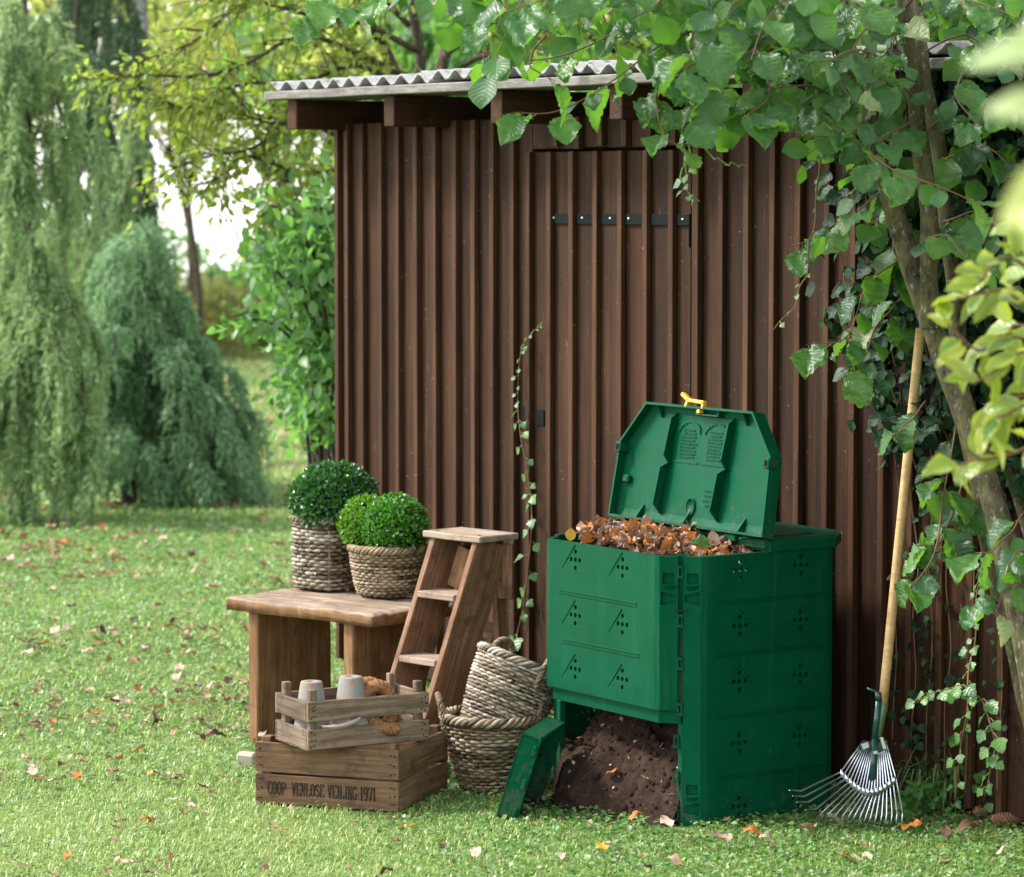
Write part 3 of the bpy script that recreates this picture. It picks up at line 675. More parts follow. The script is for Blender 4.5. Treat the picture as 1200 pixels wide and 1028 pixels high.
# yellow latch
ylw = bmesh.new()
def ybar(a, b, w):
    a, b = Vector(a), Vector(b); d = (b-a); L = d.length; r = bmesh.ops.create_cube(ylw, size=1)['verts']; ang = math.atan2(d.z, d.x)
    for v in r:
        q = Vector((v.co.x*L, v.co.y*.016, v.co.z*w)); v.co = (a+b)/2+Vector((q.x*math.cos(ang)-q.z*math.sin(ang), q.y, q.x*math.sin(ang)+q.z*math.cos(ang)))
ybar((-.088, 0, .378), (-.050, 0, .359), .011); ybar((-.062, 0, .340), (-.052, 0, .366), .012); ybar((-.060, 0, .361), (.022, 0, .357), .011); ybar((.016, 0, .360), (.020, 0, .338), .010); ybar((-.004, 0, .330), (.010, 0, .332), .012)
bmesh.ops.bevel(ylw, geom=list(ylw.edges), offset=.002, segments=1, affect='EDGES')
link('latch', bm_mesh('latch', ylw), M['yellow'], lid, (0, -.022, 0))
# hinge beam under the open lid
link('hinge_beam', bm_mesh('hinge_beam', bm_box(.70, .022, .026, .003)), M['green'], bin_, (0, HY-.001, .768))
for xx in (-.25, .21): link('hinge', bm_mesh('hinge', bm_box(.05, .02, .02, .003)), M['green'], bin_, (xx, HY-.018, .776))

# the flap taken out of the opening, leaning against the bin
A = Vector((2.742, -1.098, -.005)); dA = Vector((-.656, .754, 0)).normalized()
flap = thing('bin_flap', 'loose green access flap leaning on the compost bin by the wicker baskets', 'bin flap', A)
upv = Vector((.175, .152, 0)).normalized()*.30+Vector((0, 0, .955)); upv.normalize()
fl = link('flap_plate', bpy.data.meshes.new('flap_plate'), None, flap)
Mx = Matrix((dA, upv.cross(dA)*-1, upv)).transposed().to_4x4(); 
nrm_f = dA.cross(upv)     # faces right, towards the bin / viewer
Mx = Matrix((dA, -nrm_f, upv)).transposed().to_4x4(); fl.matrix_local = Mx
FW, FH = .30, .250
bm = bmesh.new(); slabpts = [(0, 0), (FW, 0), (FW, FH), (0, FH)]
r = bmesh.ops.create_cube(bm, size=1)['verts']
for v in r: v.co = Vector((FW/2+v.co.x*FW, .038+v.co.y*.008, FH/2+v.co.z*FH))
cutm = bmesh.new()
for hx_ in (.12, .31):
    for hz in (.19, .075):
        for dx, dz in ((0, 0), (.021, 0), (-.021, 0), (0, .023), (0, -.023)): add_cyl(cutm, (hx_+dx, .03, hz+dz), (0, 1, 0), .0065, .05)
me = bm_mesh('flap_plate', bm); me = cutclean(me, cutm); me.materials.append(M['green']); fl.data = me
for (a, b, c, x, y, z) in ((.012, .058, FH, .006, .012, FH/2), (.012, .052, FH, FW-.006, .014, FH/2), (FW, .050, .010, FW/2, .014, FH-.005), (FW, .050, .010, FW/2, .014, .005), (FW*.8, .02, .008, FW/2, .022, .14)):
    link('flap_rim', bm_mesh('flap_rim', bm_box(a, b, c, .002)), M['green'], fl, (x, y, z))
for z in (.215, .115, .03): link('flap_hook', bm_mesh('flap_hook', bm_box(.012, .012, .030, .002)), M['green'], fl, (-.004, -.008, z))

# compost in the bin: soil spilling out of the opening
def soil_heap():
    nx, ny = 90, 80; xs = np.linspace(BX0+.13, BX1-.052, nx); ys = np.linspace(-1.06, -.22, ny)
    X, Y = np.meshgrid(xs, ys, indexing='ij'); Yf = -.775-(3.09-X)*.31; u = np.clip((Y-Yf)/(-.53-Yf), 0, 1.9)
    Z = .36*np.minimum(u, 1.0)**.85*(.92+.1*np.sin(X*17))+.02*np.clip(u-1, 0, 1)
    edge = np.clip(np.minimum((X-2.535-1.1*np.clip(-.79-Y, 0, 1))/.035, (xs[-1]-X+.004)/.012), 0, 1); infront = np.clip((-Y-.79)/.03, 0, 1)
    Z *= 1-infront*(1-edge)**1.5
    for i in range(nx):
        for j in range(ny):
            p = Vector((X[i, j]*9, Y[i, j]*9, Z[i, j]*6)); Z[i, j] += .030*mnoise.fractal(p, 1.0, 2.0, 5)+.016*abs(mnoise.noise(p*4))+.008*abs(mnoise.noise(p*11))
    Z -= .03*np.clip((Yf-Y)/.03, 0, 1); Z = np.maximum(Z, -.03); Z[:, 0] = -.02
    V = np.stack([X, Y, Z], -1).reshape(-1, 3); I, J = np.meshgrid(np.arange(nx-1), np.arange(ny-1), indexing='ij')
    F = np.stack([I*ny+J, (I+1)*ny+J, (I+1)*ny+J+1, I*ny+J+1], -1).reshape(-1, 4); g = Geo().add(V, F)
    # crumbs
    k = rng.integers(0, len(V), 900); P = V[k]+np.array([0, 0, .002]); sc = rng.uniform(.003, .012, 900)*np.where(rng.random(900) < .10, 2.2, 1)
    ico = bmesh.new(); bmesh.ops.create_icosphere(ico, subdivisions=1, radius=.6); iv = np.array([v.co[:] for v in ico.verts]); fi = np.array([[v.index for v in f.verts]+[f.verts[0].index] for f in ico.faces]); ico.free()
    o = tag(link('compost_soil', g.mesh('compost_soil'), M['soil']), 'dark crumbly compost spilling from the bin opening', 'compost', kind='stuff')
    Vc, Fc, _ = scatter((iv, fi[:, :3], np.zeros((len(iv), 2))), P, rdir(900), rdir(900), sc)
    c = tag(link('crumbs', np_mesh('crumbs', Vc, Fc, smooth=True), M['soil'], o), kind='stuff')
    return V
SOILV = soil_heap()

# ================================================================== WICKER
def wicker(parent, m, prof, stakes, rowh, amp=.006, sr=.0052, wr=.0048, sq=2.0, tilt=None, rim=True, rimr=.009, base_rings=3):
    """prof: list of (r, z) bottom to top; horizontal strands woven round upright stakes."""
    prof = np.array(prof, float); H0, H1 = prof[0, 1], prof[-1, 1]
    nseg = stakes*4; a = np.linspace(0, 2*np.pi, nseg, endpoint=False)
    shape = (np.abs(np.cos(a))**sq+np.abs(np.sin(a))**sq)**(-1/sq)
    def ring(z): return np.interp(z, prof[:, 1], prof[:, 0])
    g = Geo(); rows = int((H1-H0)/rowh)
    for k in range(rows):
        z = H0+(k+.5)*rowh; r = ring(z); ph = (k % 2)*np.pi
        rad = shape*(r+amp*np.cos(a*stakes+ph)*rng.uniform(.85, 1.15)); zz = z+.0016*np.sin(a*3+k)+rng.normal(0, .0008, nseg)
        P = np.stack([rad*np.cos(a), rad*np.sin(a), zz], -1)
        # the ring is made of several strands so that tones change along it
        nst = 5; cuts = np.sort((rng.integers(0, nseg, nst))); cuts = np.append(cuts, cuts[0]+nseg)
        for c0, c1 in zip(cuts[:-1], cuts[1:]):
            if c1-c0 < 2: continue
            idx = np.arange(c0, c1+1) % nseg; rr = wr*rng.uniform(.85, 1.2)
            V, F = tube(P[idx], rr, 6, ref=(0, 0, 1)); g.add(V, F)
    w = tag(link('weave', g.mesh('weave'), m, parent), kind='stuff')
    g = Geo(); aa = np.linspace(0, 2*np.pi, stakes, endpoint=False)
    sh2 = (np.abs(np.cos(aa))**sq+np.abs(np.sin(aa))**sq)**(-1/sq)
    for q, s_ in zip(aa, sh2):
        zz = np.linspace(H0, H1+.004, 7); rr = (ring(zz)-.0035)*s_
        V, F = tube(np.stack([rr*np.cos(q), rr*np.sin(q), zz], -1), sr, 5); g.add(V, F)
    stk_ = link('stakes', g.mesh('stakes'), m, parent)
    if rim:                                  # braided border: three strands winding round the edge
        g = Geo(); r = ring(H1); nn = nseg*2; t = np.linspace(0, 2*np.pi, nn, endpoint=False); s_ = (np.abs(np.cos(t))**sq+np.abs(np.sin(t))**sq)**(-1/sq)
        for k in range(4):
            f = t*stakes*.5+k*np.pi/2; rr = (r+rimr*.9*np.cos(f)+.001)*s_; z = H1+rimr*.55+rimr*.9*np.sin(f)
            P = np.stack([rr*np.cos(t), rr*np.sin(t), z], -1)
            for c in range(6):
                i0, i1 = nn*c//6, nn*(c+1)//6; V, F = tube(P[np.arange(i0, i1+1) % nn], rimr*.62, 6); g.add(V, F)
        link('rim', g.mesh('rim'), m, parent)
    # added dark liner so that no daylight comes through the weave, and a base plate
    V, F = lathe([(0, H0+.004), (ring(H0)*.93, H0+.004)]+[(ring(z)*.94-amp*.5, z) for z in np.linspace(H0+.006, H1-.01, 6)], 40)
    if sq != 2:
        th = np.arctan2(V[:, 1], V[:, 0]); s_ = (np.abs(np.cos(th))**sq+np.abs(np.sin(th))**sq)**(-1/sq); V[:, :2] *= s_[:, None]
    link('daylight_blocker', np_mesh('daylight_blocker', V, F, smooth=True), M['daylight_blocker'], parent)
    return w
M['daylight_blocker'] = simple('dark_daylight_blocker', (.035, .026, .018), .9, .1)
def twisted(name, parent, m, pts, r, strands=3, turns=6, n=90, sides=6, closed=False, taper=1.0):
    P = spline(pts, n); t = np.gradient(P, axis=0); t = norm(t); n1 = np.zeros_like(P); v = np.cross(t[0], np.eye(3)[np.argmin(abs(t[0]))]); n1[0] = v/np.linalg.norm(v)
    for i in range(1, n): v = n1[i-1]-t[i]*np.dot(n1[i-1], t[i]); n1[i] = v/np.linalg.norm(v)
    n2 = np.cross(t, n1); u = np.linspace(0, 1, n); g = Geo()
    for k in range(strands):
        f = u*turns*2*np.pi+k*2*np.pi/strands
        Q = P+r*.58*(np.cos(f)[:, None]*n1+np.sin(f)[:, None]*n2); V, F = tube(Q, r*.5, sides, cap=True); g.add(V, F)
    return link(name, g.mesh(name), m, parent)

# ================================================================== BENCH
BZ = .46
bFL, bFR, bBR, bBL = ground(261, 699, BZ), ground(438.5, 719.5, BZ), ground(480, 711, BZ), ground(351, 684, BZ)
bx = (bFR-bFL).normalized(); bang = math.atan2(bx.y, bx.x); bL = (bFR-bFL).length; by = Vector((-bx.y, bx.x, 0)); bW = .385
bench = thing('wooden_bench', 'rough wooden slab bench carrying the two wicker planters', 'bench', (bFL.x, bFL.y, 0), bang)
def bench_top():
    nx, ny = 110, 50; us = np.linspace(0, 1, nx); vs = np.linspace(0, 1, ny); th = .042
    def pt(u, v):
        x = u*bL+(.02*(v-.3) if u > .5 else .05*v*0); y = v*bW
        # waney corners
        c = .045
        if u < .5: x = x*(1)+max(0, c-y)*(.25 if v < .5 else 0)*(1-u*2)**8
        x += .006*math.sin(v*7)*(abs(u-.5)*2)**6+.004*mnoise.noise(Vector((v*14, 3, u*3)))*(abs(u-.5)*2)**6; y += .005*mnoise.noise(Vector((u*18, 1, v*3)))*(abs(v-.5)*2)**6+ .006*math.sin(u*11+1)*(abs(v-.5)*2)**6+.010*math.sin(u*3.1)*(v < .5)*(1-v)
        return x, y
    V = []
    for s_ in (0, 1):
        for i in range(nx):
            for j in range(ny):
                x, y = pt(us[i], vs[j]); e = min(us[i]*bL, (1-us[i])*bL, vs[j]*bW, (1-vs[j])*bW)
                n = 2.2*mnoise.fractal(Vector((x*7, y*26, 3)), 1, 2, 5)
                z = -th if s_ else -.009*math.exp(-(e/.010)**1)*(1+.6*mnoise.noise(Vector((x*16, y*16, 2))))+.0018*n-.004*max(0, mnoise.noise(Vector((x*5, y*30, 9))))
                V.append((x, y, z))
    V = np.array(V); I, J = np.meshgrid(np.arange(nx-1), np.arange(ny-1), indexing='ij'); N = nx*ny
    F = np.stack([I*ny+J, (I+1)*ny+J, (I+1)*ny+J+1, I*ny+J+1], -1).reshape(-1, 4); Fs = [F, F[:, ::-1]+N]
    i = np.arange(nx-1); j = np.arange(ny-1)
    Fs.append(np.stack([i*ny, N+i*ny, N+(i+1)*ny, (i+1)*ny], -1)); Fs.append(np.stack([i*ny+ny-1, (i+1)*ny+ny-1, N+(i+1)*ny+ny-1, N+i*ny+ny-1], -1))
    b = (nx-1)*ny; Fs.append(np.stack([j, j+1, N+j+1, N+j], -1)); Fs.append(np.stack([b+j, N+b+j, N+b+j+1, b+j+1], -1))
    return np_mesh('top', V, np.vstack(Fs))
tp = link('top', bench_top(), M['bench_top'], bench, (0, 0, BZ)); tp.data.materials.append(M['bench'])
for f_ in tp.data.polygons:
    if abs(f_.normal.z) < .6: f_.material_index = 1
# bark-brown front edge strip
#plank('front_edge', bench, M['bench'], bL-.01, .006, .036, (bL/2, -.0005, BZ-.024), (0, 0, 0), .002, 24, .003)
#plank('end_edge', bench, M['bench'], bW-.02, .006, .034, (bL+.001, bW/2, BZ-.024), (0, 0, R(90)), .002, 14, .003)
for lx, m in ((.105, M['bench']), (bL-.135, M['bench'])):
    plank('leg', bench, M['bench'], BZ-.044, .34, .042, (lx, bW/2+.005, (BZ-.044)/2), (0, R(90), 0), .004, 10, .0025)
#plank('stretcher', bench, M['bench'], bL-.28, .03, .07, (bL/2-.015, bW*.62, .20), (0, 0, 0), .003, 4, .001)

# ================================================================== PLANTERS
def world_of(parent, p): return p
p1 = ground(381, 694, BZ); p1 = p1+FWD*.068
pl1 = thing('wicker_planter', 'tall square-sided wicker planter with one dark box ball', 'planter', (p1.x, p1.y, BZ+.002), R(20))
wicker(pl1, M['wicker'], [(.083, .006), (.088, .06), (.090, .14), (.088, .228)], 16, .0122, .0058, .0045, .0058, sq=3.2, rimr=.0085)
p2 = ground(455, 704, BZ)+FWD*.105-RIGHT*.004
pl2 = thing('wicker_planter', 'low round wicker planter holding two bright box balls', 'planter', (p2.x, p2.y, BZ+.002), 0)
wicker(pl2, M['wicker2'], [(.092, .006), (.104, .05), (.113, .10), (.117, .150)], 26, .0098, .0050, .0042, .0047, rimr=.0095)
leafB = leaf_grid(1, .58, 3, 2, .15, .3, wide=.5)
def box_ball(name, label, c, rad, mat, n, group=None, squash=1.0, lean=(0, 0, 0)):
    t = thing(name, label, 'box ball', c, 0, group)
    d = rdir(n); lump = np.array([1+.05*mnoise.noise(Vector(v)*2.6)+.05*mnoise.noise(Vector(v)*6+Vector((4, 2, 1))) for v in d])
    rr = rad*lump*(1-np.abs(rng.normal(0, .05, n))-.10*(rng.random(n) < .25)*rng.random(n)); P = d*rr[:, None]*np.array([1, 1, squash])
    stray = rng.random(n) < .05; P[stray] *= rng.uniform(1.03, 1.10, (stray.sum(), 1))
    dirs = norm(d*.7+rdir(n)*.75+np.array([0, 0, .25])); nn = norm(d+rdir(n)*.7)
    V, F, U = scatter(leafB, P, dirs, nn, rng.uniform(.012, .020, n)*(rad/.12)**.3)
    tag(link('foliage', np_mesh('foliage', V, F, U), mat, t), kind='stuff')
    # twigs inside
    g = Geo()
    for k in range(26):
        e = rdir(1)[0]*rad*.9; e[2] = abs(e[2])*.9+.01; b = np.array([0, 0, -rad*squash*1.05]); V, F = tube(spline([b, b*.3+e*.25, e], 6), np.linspace(.005, .0018, 6), 5); g.add(V, F)
    link('stem', g.mesh('stem'), M['bark_dark'], t)
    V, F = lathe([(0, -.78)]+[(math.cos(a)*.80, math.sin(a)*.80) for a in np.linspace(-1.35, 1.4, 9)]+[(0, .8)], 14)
    link('shaded_core', np_mesh('shaded_core', V*rad*np.array([1, 1, squash]), F, smooth=True), M['boxcore'], t)  # solid core, the shade inside the foliage painted as dark colour
    return t
M['box_yellow'] = leafmat('pale_young_box_leaf', [(.04, .13, .010), (.08, .21, .012), (.12, .25, .015)], (.1, .2, .04), .26, .5, .3, (.2, .5, .02), 0, obj=False)
M['boxcore'] = simple('painted_core_shade', (.010, .022, .008), .95, .05)
b1 = p1+RIGHT*.026+FWD*.0; box_ball('box_ball', 'large dark green box ball in the tall planter', (b1.x, b1.y, BZ+.29), .138, M['box'], 5200, squash=.86)
b2 = p2+RIGHT*.024-FWD*.03; box_ball('box_ball', 'bright green box ball at the front of the low planter', (b2.x, b2.y, BZ+.224), .100, M['box_bright'], 4200)
b3 = p2-RIGHT*.070+FWD*.035; box_ball('box_ball', 'yellow-green box ball half hidden at the back of the low planter', (b3.x, b3.y, BZ+.226), .086, M['box_yellow'], 3200)
for c_, r_, z_ in ((p1, .075, .215), (p2, .10, .135)):
    V, F = lathe([(0, .006), (r_*.6, .004), (r_, 0)], 20); o = tag(link('potting_soil', np_mesh('potting_soil', V, F), M['soil'], None, (c_.x, c_.y, BZ+z_)), 'dark potting soil inside the %s planter' % ('tall' if z_ > .2 else 'low'), 'soil', kind='stuff')

# ================================================================== STEP LADDER
lz = .71; lLF = ground(503, 622, lz); la = R(10); lW, lD = .222, .145
lx = Vector((math.cos(la), math.sin(la), 0)); ly = Vector((-math.sin(la), math.cos(la), 0))
lad = thing('step_ladder', 'old worn wooden step ladder between the bench and the baskets', 'step ladder', (lLF.x, lLF.y, 0), la)
plank('top_step', lad, M['tread'], lW+.035, lD+.02, .020, (lW/2, lD/2-.004, lz-.010), (0, 0, 0), .003, 6, .0015)
lean = .285                                  # how far the feet stand out in front
for xs_ in (.018, lW-.018):
    o = beam('side_board', lad, M['ladder'], (xs_, -lean+.070, 0.004), (xs_, .070, lz-.021), .022, .135, up=(0, 1, 0), cuts=8, jit=.0015)
    plank('side_cleat', lad, M['ladder'], .17, .012, .055, (xs_+(.0165 if xs_ > .1 else -.0165), .112, lz-.115), (0, R(84), 0), .002, 4, .0015).rotation_euler = (R(-8), R(90), R(0))
for k, zz in enumerate((.525, .335, .145)):
    yy = .052-lean*(1-zz/lz)
    plank('tread', lad, M['tread'], lW-.060, .105, .020, (lW/2, yy-.004, zz), (0, 0, 0), .003, 6, .0012)
for xs_ in (.045, lW-.045):
    beam('rear_leg', lad, M['ladder'], (xs_, lD+.02, 0.004), (xs_, lD-.03, lz-.03), .022, .045, up=(0, 1, 0))
plank('rear_rail', lad, M['ladder'], lW-.07, .018, .05, (lW/2, lD-.002, .40), (0, 0, 0), .002, 4, .001)
plank('rear_rail', lad, M['ladder'], lW-.07, .018, .05, (lW/2, lD+.008, .16), (0, 0, 0), .002, 4, .001)
beam('brace', lad, M['ladder'], (.05, lD-.01, .19), (lW-.06, lD-.01, .385), .016, .032, up=(0, 0, 1))
beam('hanging_block', lad, M['bench'], (lW*.50, .075, lz-.055), (lW*.36, .055, lz-.178), .085, .04, up=(0, 1, 0))

# ================================================================== CRATES
def crate(name, label, loc, rz, W, D, H, m, slat_h, gaps, post, posth, th=.0125, nails=True, group=None):
    t = thing(name, label, 'crate', loc, rz, group)
    for z in gaps:                           # long slats front/back, short slats at the ends
        plank('front_slat', t, m, W, th, slat_h, (W/2, th/2, z+slat_h/2), (0, 0, 0), .0016, 12, .0012)
        plank('back_slat', t, m, W, th, slat_h, (W/2, D-th/2, z+slat_h/2), (0, 0, 0), .0016, 8, .0012)
        plank('end_slat', t, m, D-2*th-.002, th, slat_h-.003, (th/2, D/2, z+slat_h/2), (0, 0, R(90)), .0016, 8, .0012)
        plank('end_slat', t, m, D-2*th-.002, th, slat_h-.003, (W-th/2, D/2, z+slat_h/2), (0, 0, R(90)), .0016, 8, .0012)
    nb = max(3, int(D/.075))
    for k in range(nb):
        w = D/nb-.006; plank('bottom_slat', t, m, W-.004, w, .008, (W/2, D*(k+.5)/nb, .006), (0, 0, 0), .001, 4, .0008)
    for x in (th+post/2+.001, W-th-post/2-.001):
        for y in (th+post/2+.001, D-th-post/2-.001):
            plank('corner_post', t, m, posth-.012, post, post*.9, (x, y, .012+(posth-.012)/2), (0, R(90), R(random.uniform(-3, 3))), .002, 4, .001)
    if nails:
        g = Geo()
        for z in gaps:
            for fz in (.2, .5, .8):
                for x in (.012, .02, W-.012, W-.022):
                    V, F = lathe([(0, .0012), (.0022, .0008), (.0026, 0)], 6); g.add(V[:, [0, 2, 1]]*np.array([1, -1, 1])+np.array([x+random.uniform(-.003, .003), -.0004, z+slat_h*fz+random.uniform(-.004, .004)]), F[:, ::-1])
        link('nails', g.mesh('nails'), M['black'], t)
    return t
lcN = ground(467, 953, 0); l2 = R(20)
dirL = (-RIGHT*math.cos(l2)*1+FWD*math.sin(l2)); LW, LD = .442, .385
lcL = lcN+dirL*LW
low = crate('wooden_crate', 'large brown slatted crate with black stencilled lettering standing on the grass', (lcL.x, lcL.y, 0), math.atan2(-dirL.y, -dirL.x), LW, LD, .175, M['crate'], .084, (.002, .093), .032, .192)
ucN = ground(361, 882, .180); uR = ground(503, 868.6, .180); ux = (uR-ucN); UW = ux.length; ux.normalize()
upc = crate('wooden_crate', 'small greyish slatted crate of pots stacked on the lettered crate', (ucN.x, ucN.y, .181), math.atan2(ux.y, ux.x), UW, .215, .14, M['crate_grey'], .058, (.004, .082), .024, .172, th=.011)
# stencilled words on the lower front slat: slab letters built from strokes
GL = {'C': [[(.9, .8), (.8, .97), (.5, 1), (.2, .9), (.08, .5), (.2, .1), (.5, 0), (.8, .03), (.9, .22)]],
      'O': [[(.5, 1), (.2, .9), (.08, .5), (.2, .1), (.5, 0), (.8, .1), (.92, .5), (.8, .9), (.5, 1)]],
      'P': [[(.2, 0), (.2, 1)], [(.05, 1), (.6, 1), (.9, .85), (.9, .62), (.6, .48), (.2, .48)], [(.02, 0), (.42, 0)]],
      '.': [[(.4, 0), (.55, 0)]],
      'V': [[(.12, 1), (.5, 0)], [(.5, 0), (.88, 1)], [(0, 1), (.3, 1)], [(.7, 1), (1, 1)]],
      'E': [[(.2, 0), (.2, 1)], [(.05, 1), (.88, 1), (.88, .82)], [(.2, .52), (.7, .52)], [(.05, 0), (.9, 0), (.9, .2)]],
      'N': [[(.18, 0), (.18, 1)], [(.18, 1), (.82, 0)], [(.82, 0), (.82, 1)], [(.0, 0), (.34, 0)], [(.64, 1), (1, 1)], [(0, 1), (.2, 1)]],
      'L': [[(.22, 0), (.22, 1)], [(.05, 1), (.42, 1)], [(.05, 0), (.9, 0), (.9, .22)]],
      'S': [[(.85, .8), (.7, .97), (.4, 1), (.15, .85), (.2, .62), (.8, .4), (.9, .2), (.65, .02), (.3, 0), (.12, .2)]],
      'I': [[(.5, 0), (.5, 1)], [(.25, 1), (.75, 1)], [(.25, 0), (.75, 0)]],
      'G': [[(.9, .8), (.8, .97), (.5, 1), (.2, .9), (.08, .5), (.2, .1), (.5, 0), (.85, .05), (.85, .42)], [(.6, .42), (1, .42)]],
      '1': [[(.5, 0), (.5, 1), (.25, .85)], [(.25, 0), (.75, 0)]],
      '9': [[(.85, .65), (.6, .45), (.2, .5), (.1, .75), (.3, 1), (.7, 1), (.88, .8), (.85, .3), (.6, 0), (.2, .02)]],
      '7': [[(.1, .8), (.1, 1), (.9, 1), (.4, 0)]]}
def stencil(text, x0, x1, z0, h, parent, y=-.0016):
    wid = {' ': .55, '.': .45, 'I': .55, '1': .62}; tot = sum(wid.get(c, .9) for c in text); k = (x1-x0)/tot; bm = bmesh.new(); x = x0
    for c in text:
        w = wid.get(c, .9)*k
        for st in GL.get(c, []):
            for a, b in zip(st[:-1], st[1:]):
                a = Vector((x+a[0]*w*.88, y, z0+a[1]*h)); b = Vector((x+b[0]*w*.88, y, z0+b[1]*h)); d = b-a; L = d.length; d.normalize()
                wd = .0012+.0026*abs(d.z)**1.5*(.5 if c in 'N' and abs(d.x) < .1 else 1); nx = Vector((-d.z, 0, d.x))*wd/2
                a -= d*.0012; b += d*.0012
                f = [bm.verts.new(p+Vector((0, o, 0))) for o in (0, .0008) for p in (a-nx, b-nx, b+nx, a+nx)]
                for q in HEX: bm.faces.new([f[i] for i in q])
        x += w
    bmesh.ops.recalc_face_normals(bm, faces=bm.faces); return link('stencil_lettering', bm_mesh('stencil_lettering', bm), M['ink'], parent)
def inkmat():
    m = Mat('worn_black_ink'); c = m.coords((.3, 1, 1), rand=False); n = m.noise(c, 140, 5, .7); b = m.noise(m.coords(rand=False), 25, 4, .6)
    a = m.ramp(m.math('ADD', m.math('MULTIPLY', n, .6), m.math('MULTIPLY', b, .4)), [(.40, .2), (.52, .86)]); m.base((.018, .015, .013), .8, .2); m.set(m.b.inputs['Alpha'], a); return m.m
M['ink'] = inkmat()
stencil('COOP. VENLOSE VEILING 1971', .040, .375, .030, .036, low)
# pots and rope in the upper crate
U = lambda x, y, z: Vector((ucN.x, ucN.y, .181))+ux*x+Vector((-ux.y, ux.x, 0))*y+Vector((0, 0, z))
for k, (x, y, s_, lab) in enumerate(((.062, .105, 1.10, 'limewashed clay pot upside down at the left end of the small crate'), (.165, .060, 1.18, 'limewashed clay pot upside down next to the coiled rope'))):
    p = U(x, y, .012); t = thing('clay_pot', lab, 'plant pot', p, k*1.3)
    V, F = lathe([(.044*s_, 0), (.049*s_, 0), (.050*s_, .028*s_), (.047*s_, .030*s_), (.0285*s_, .151*s_), (.0265*s_, .154*s_), (.007*s_, .1545*s_), (.0065*s_, .150*s_)], 36)
    link('pot_wall', np_mesh('pot_wall', V, F, smooth=False), M['pot'], t)
    for p_ in t.children[0].data.polygons: p_.use_smooth = True
    V, F = lathe([(.0, .1495*s_), (.0068*s_, .1495*s_)], 12); link('drain_hole_shade', np_mesh('drain_hole_shade', V, F), M['hole'], t)  # flat disc painted dark for the shade in the hole
p = U(.165, .055, .014); 
V, F = lathe([(0, 0), (.05, .0), (.062, .008), (.064, .016), (.059, .016), (.054, .008), (0, .006)], 30)
tag(link('clay_saucer', np_mesh('clay_saucer', V, F, smooth=True), M['saucer'], None, U(.130, .050, .060), (R(12), R(-4), 0)), 'pinkish clay saucer seen between the slats of the small crate', 'saucer')
cc = U(.222, .085, .098); rp = thing('rope_coil', 'thick ginger coir rope coiled in the small crate', 'rope', cc)
def ropecoil():
    a1 = RIGHT*.5-FWD*.86; up = Vector((0, 0, 1)); side = RIGHT
    pts = []
    for i in range(15):
        f = 2*math.pi*i/9-.5; pts.append(Vector((0, 0, 0))+(RIGHT*.050*math.cos(f)+up*.066*math.sin(f))+FWD*(.035-.006*i)+RIGHT*(.003*i))
    pts += [Vector(pts[-1])+RIGHT*.02-up*.03-FWD*.005, Vector(pts[-1])+RIGHT*.06-up*.06-FWD*.01, Vector(pts[-1])+RIGHT*.10-up*.065]
    o = twisted('rope_strands', rp, M['coir'], [tuple(p) for p in pts], .0185, 3, 20, 320, 8)
    V = np.empty(len(o.data.vertices)*3); o.data.vertices.foreach_get('co', V); V = V.reshape(-1, 3); n = 1500
    k = rng.integers(0, len(V), n); d = rdir(n)
    hv = (np.array([(-.03, 0, 0), (.03, 0, 0), (.02, 1, .1), (-.02, 1, .1)]), np.array([[0, 1, 2, 3]]), np.zeros((4, 2)))
    g = scatter(hv, V[k], d, rdir(n), rng.uniform(.005, .011, n)); tag(link('loose_fibres', np_mesh('loose_fibres', g[0], g[1]), M['coir'], rp), kind='stuff')
ropecoil()

# ================================================================== BASKETS
kb = ground(577, 930, 0)+FWD*.105
bk = thing('wicker_basket', 'lower two-handled wicker basket standing on the grass', 'basket', (kb.x, kb.y, 0), 0)
wicker(bk, M['wicker2'], [(.098, .004), (.115, .06), (.132, .13), (.142, .205)], 22, .0098, .0054, .0042, .0048, rimr=.0105)
def handle(parent, ang, r, z, w=.052, h=.075, out=.012):
    c, s_ = math.cos(ang), math.sin(ang); T = Vector((-s_, c, 0)); N = Vector((c, s_, 0)); pts = []
    for f in np.linspace(0, math.pi, 7): pts.append(N*(r+out*math.sin(f))+T*w*math.cos(f)+Vector((0, 0, z+h*math.sin(f)-.018*(f in (0, math.pi)))))
    pts = [pts[0]-Vector((0, 0, .035))]+pts+[pts[-1]-Vector((0, 0, .035))]
    return twisted('handle', parent, M['wicker2'], [tuple(p) for p in pts], .0095, 4, 7, 80, 5)
aR = math.atan2(RIGHT.y, RIGHT.x)
handle(bk, aR+R(-14), .142, .205, .038, .07, .018); handle(bk, aR+R(186), .142, .205, .038, .07, .018)
ks = Vector((kb.x, kb.y, .165))+RIGHT*.004
bk2 = thing('wicker_basket', 'upper wicker basket tilted inside the other basket', 'basket', ks, 0)
ax_tilt = Matrix.Rotation(R(23), 4, FWD); bk2.matrix_world = Matrix.Translation(ks)@ax_tilt@Matrix.Rotation(R(-9), 4, RIGHT)
wicker(bk2, M['wicker'], [(.100, .0), (.112, .06), (.124, .13), (.130, .212)], 22, .0098, .0054, .0042, .0048, rimr=.009)
handle(bk2, aR+R(-48), .130, .214, .044, .062, .006); handle(bk2, aR+R(118), .130, .214, .036, .05, .0)

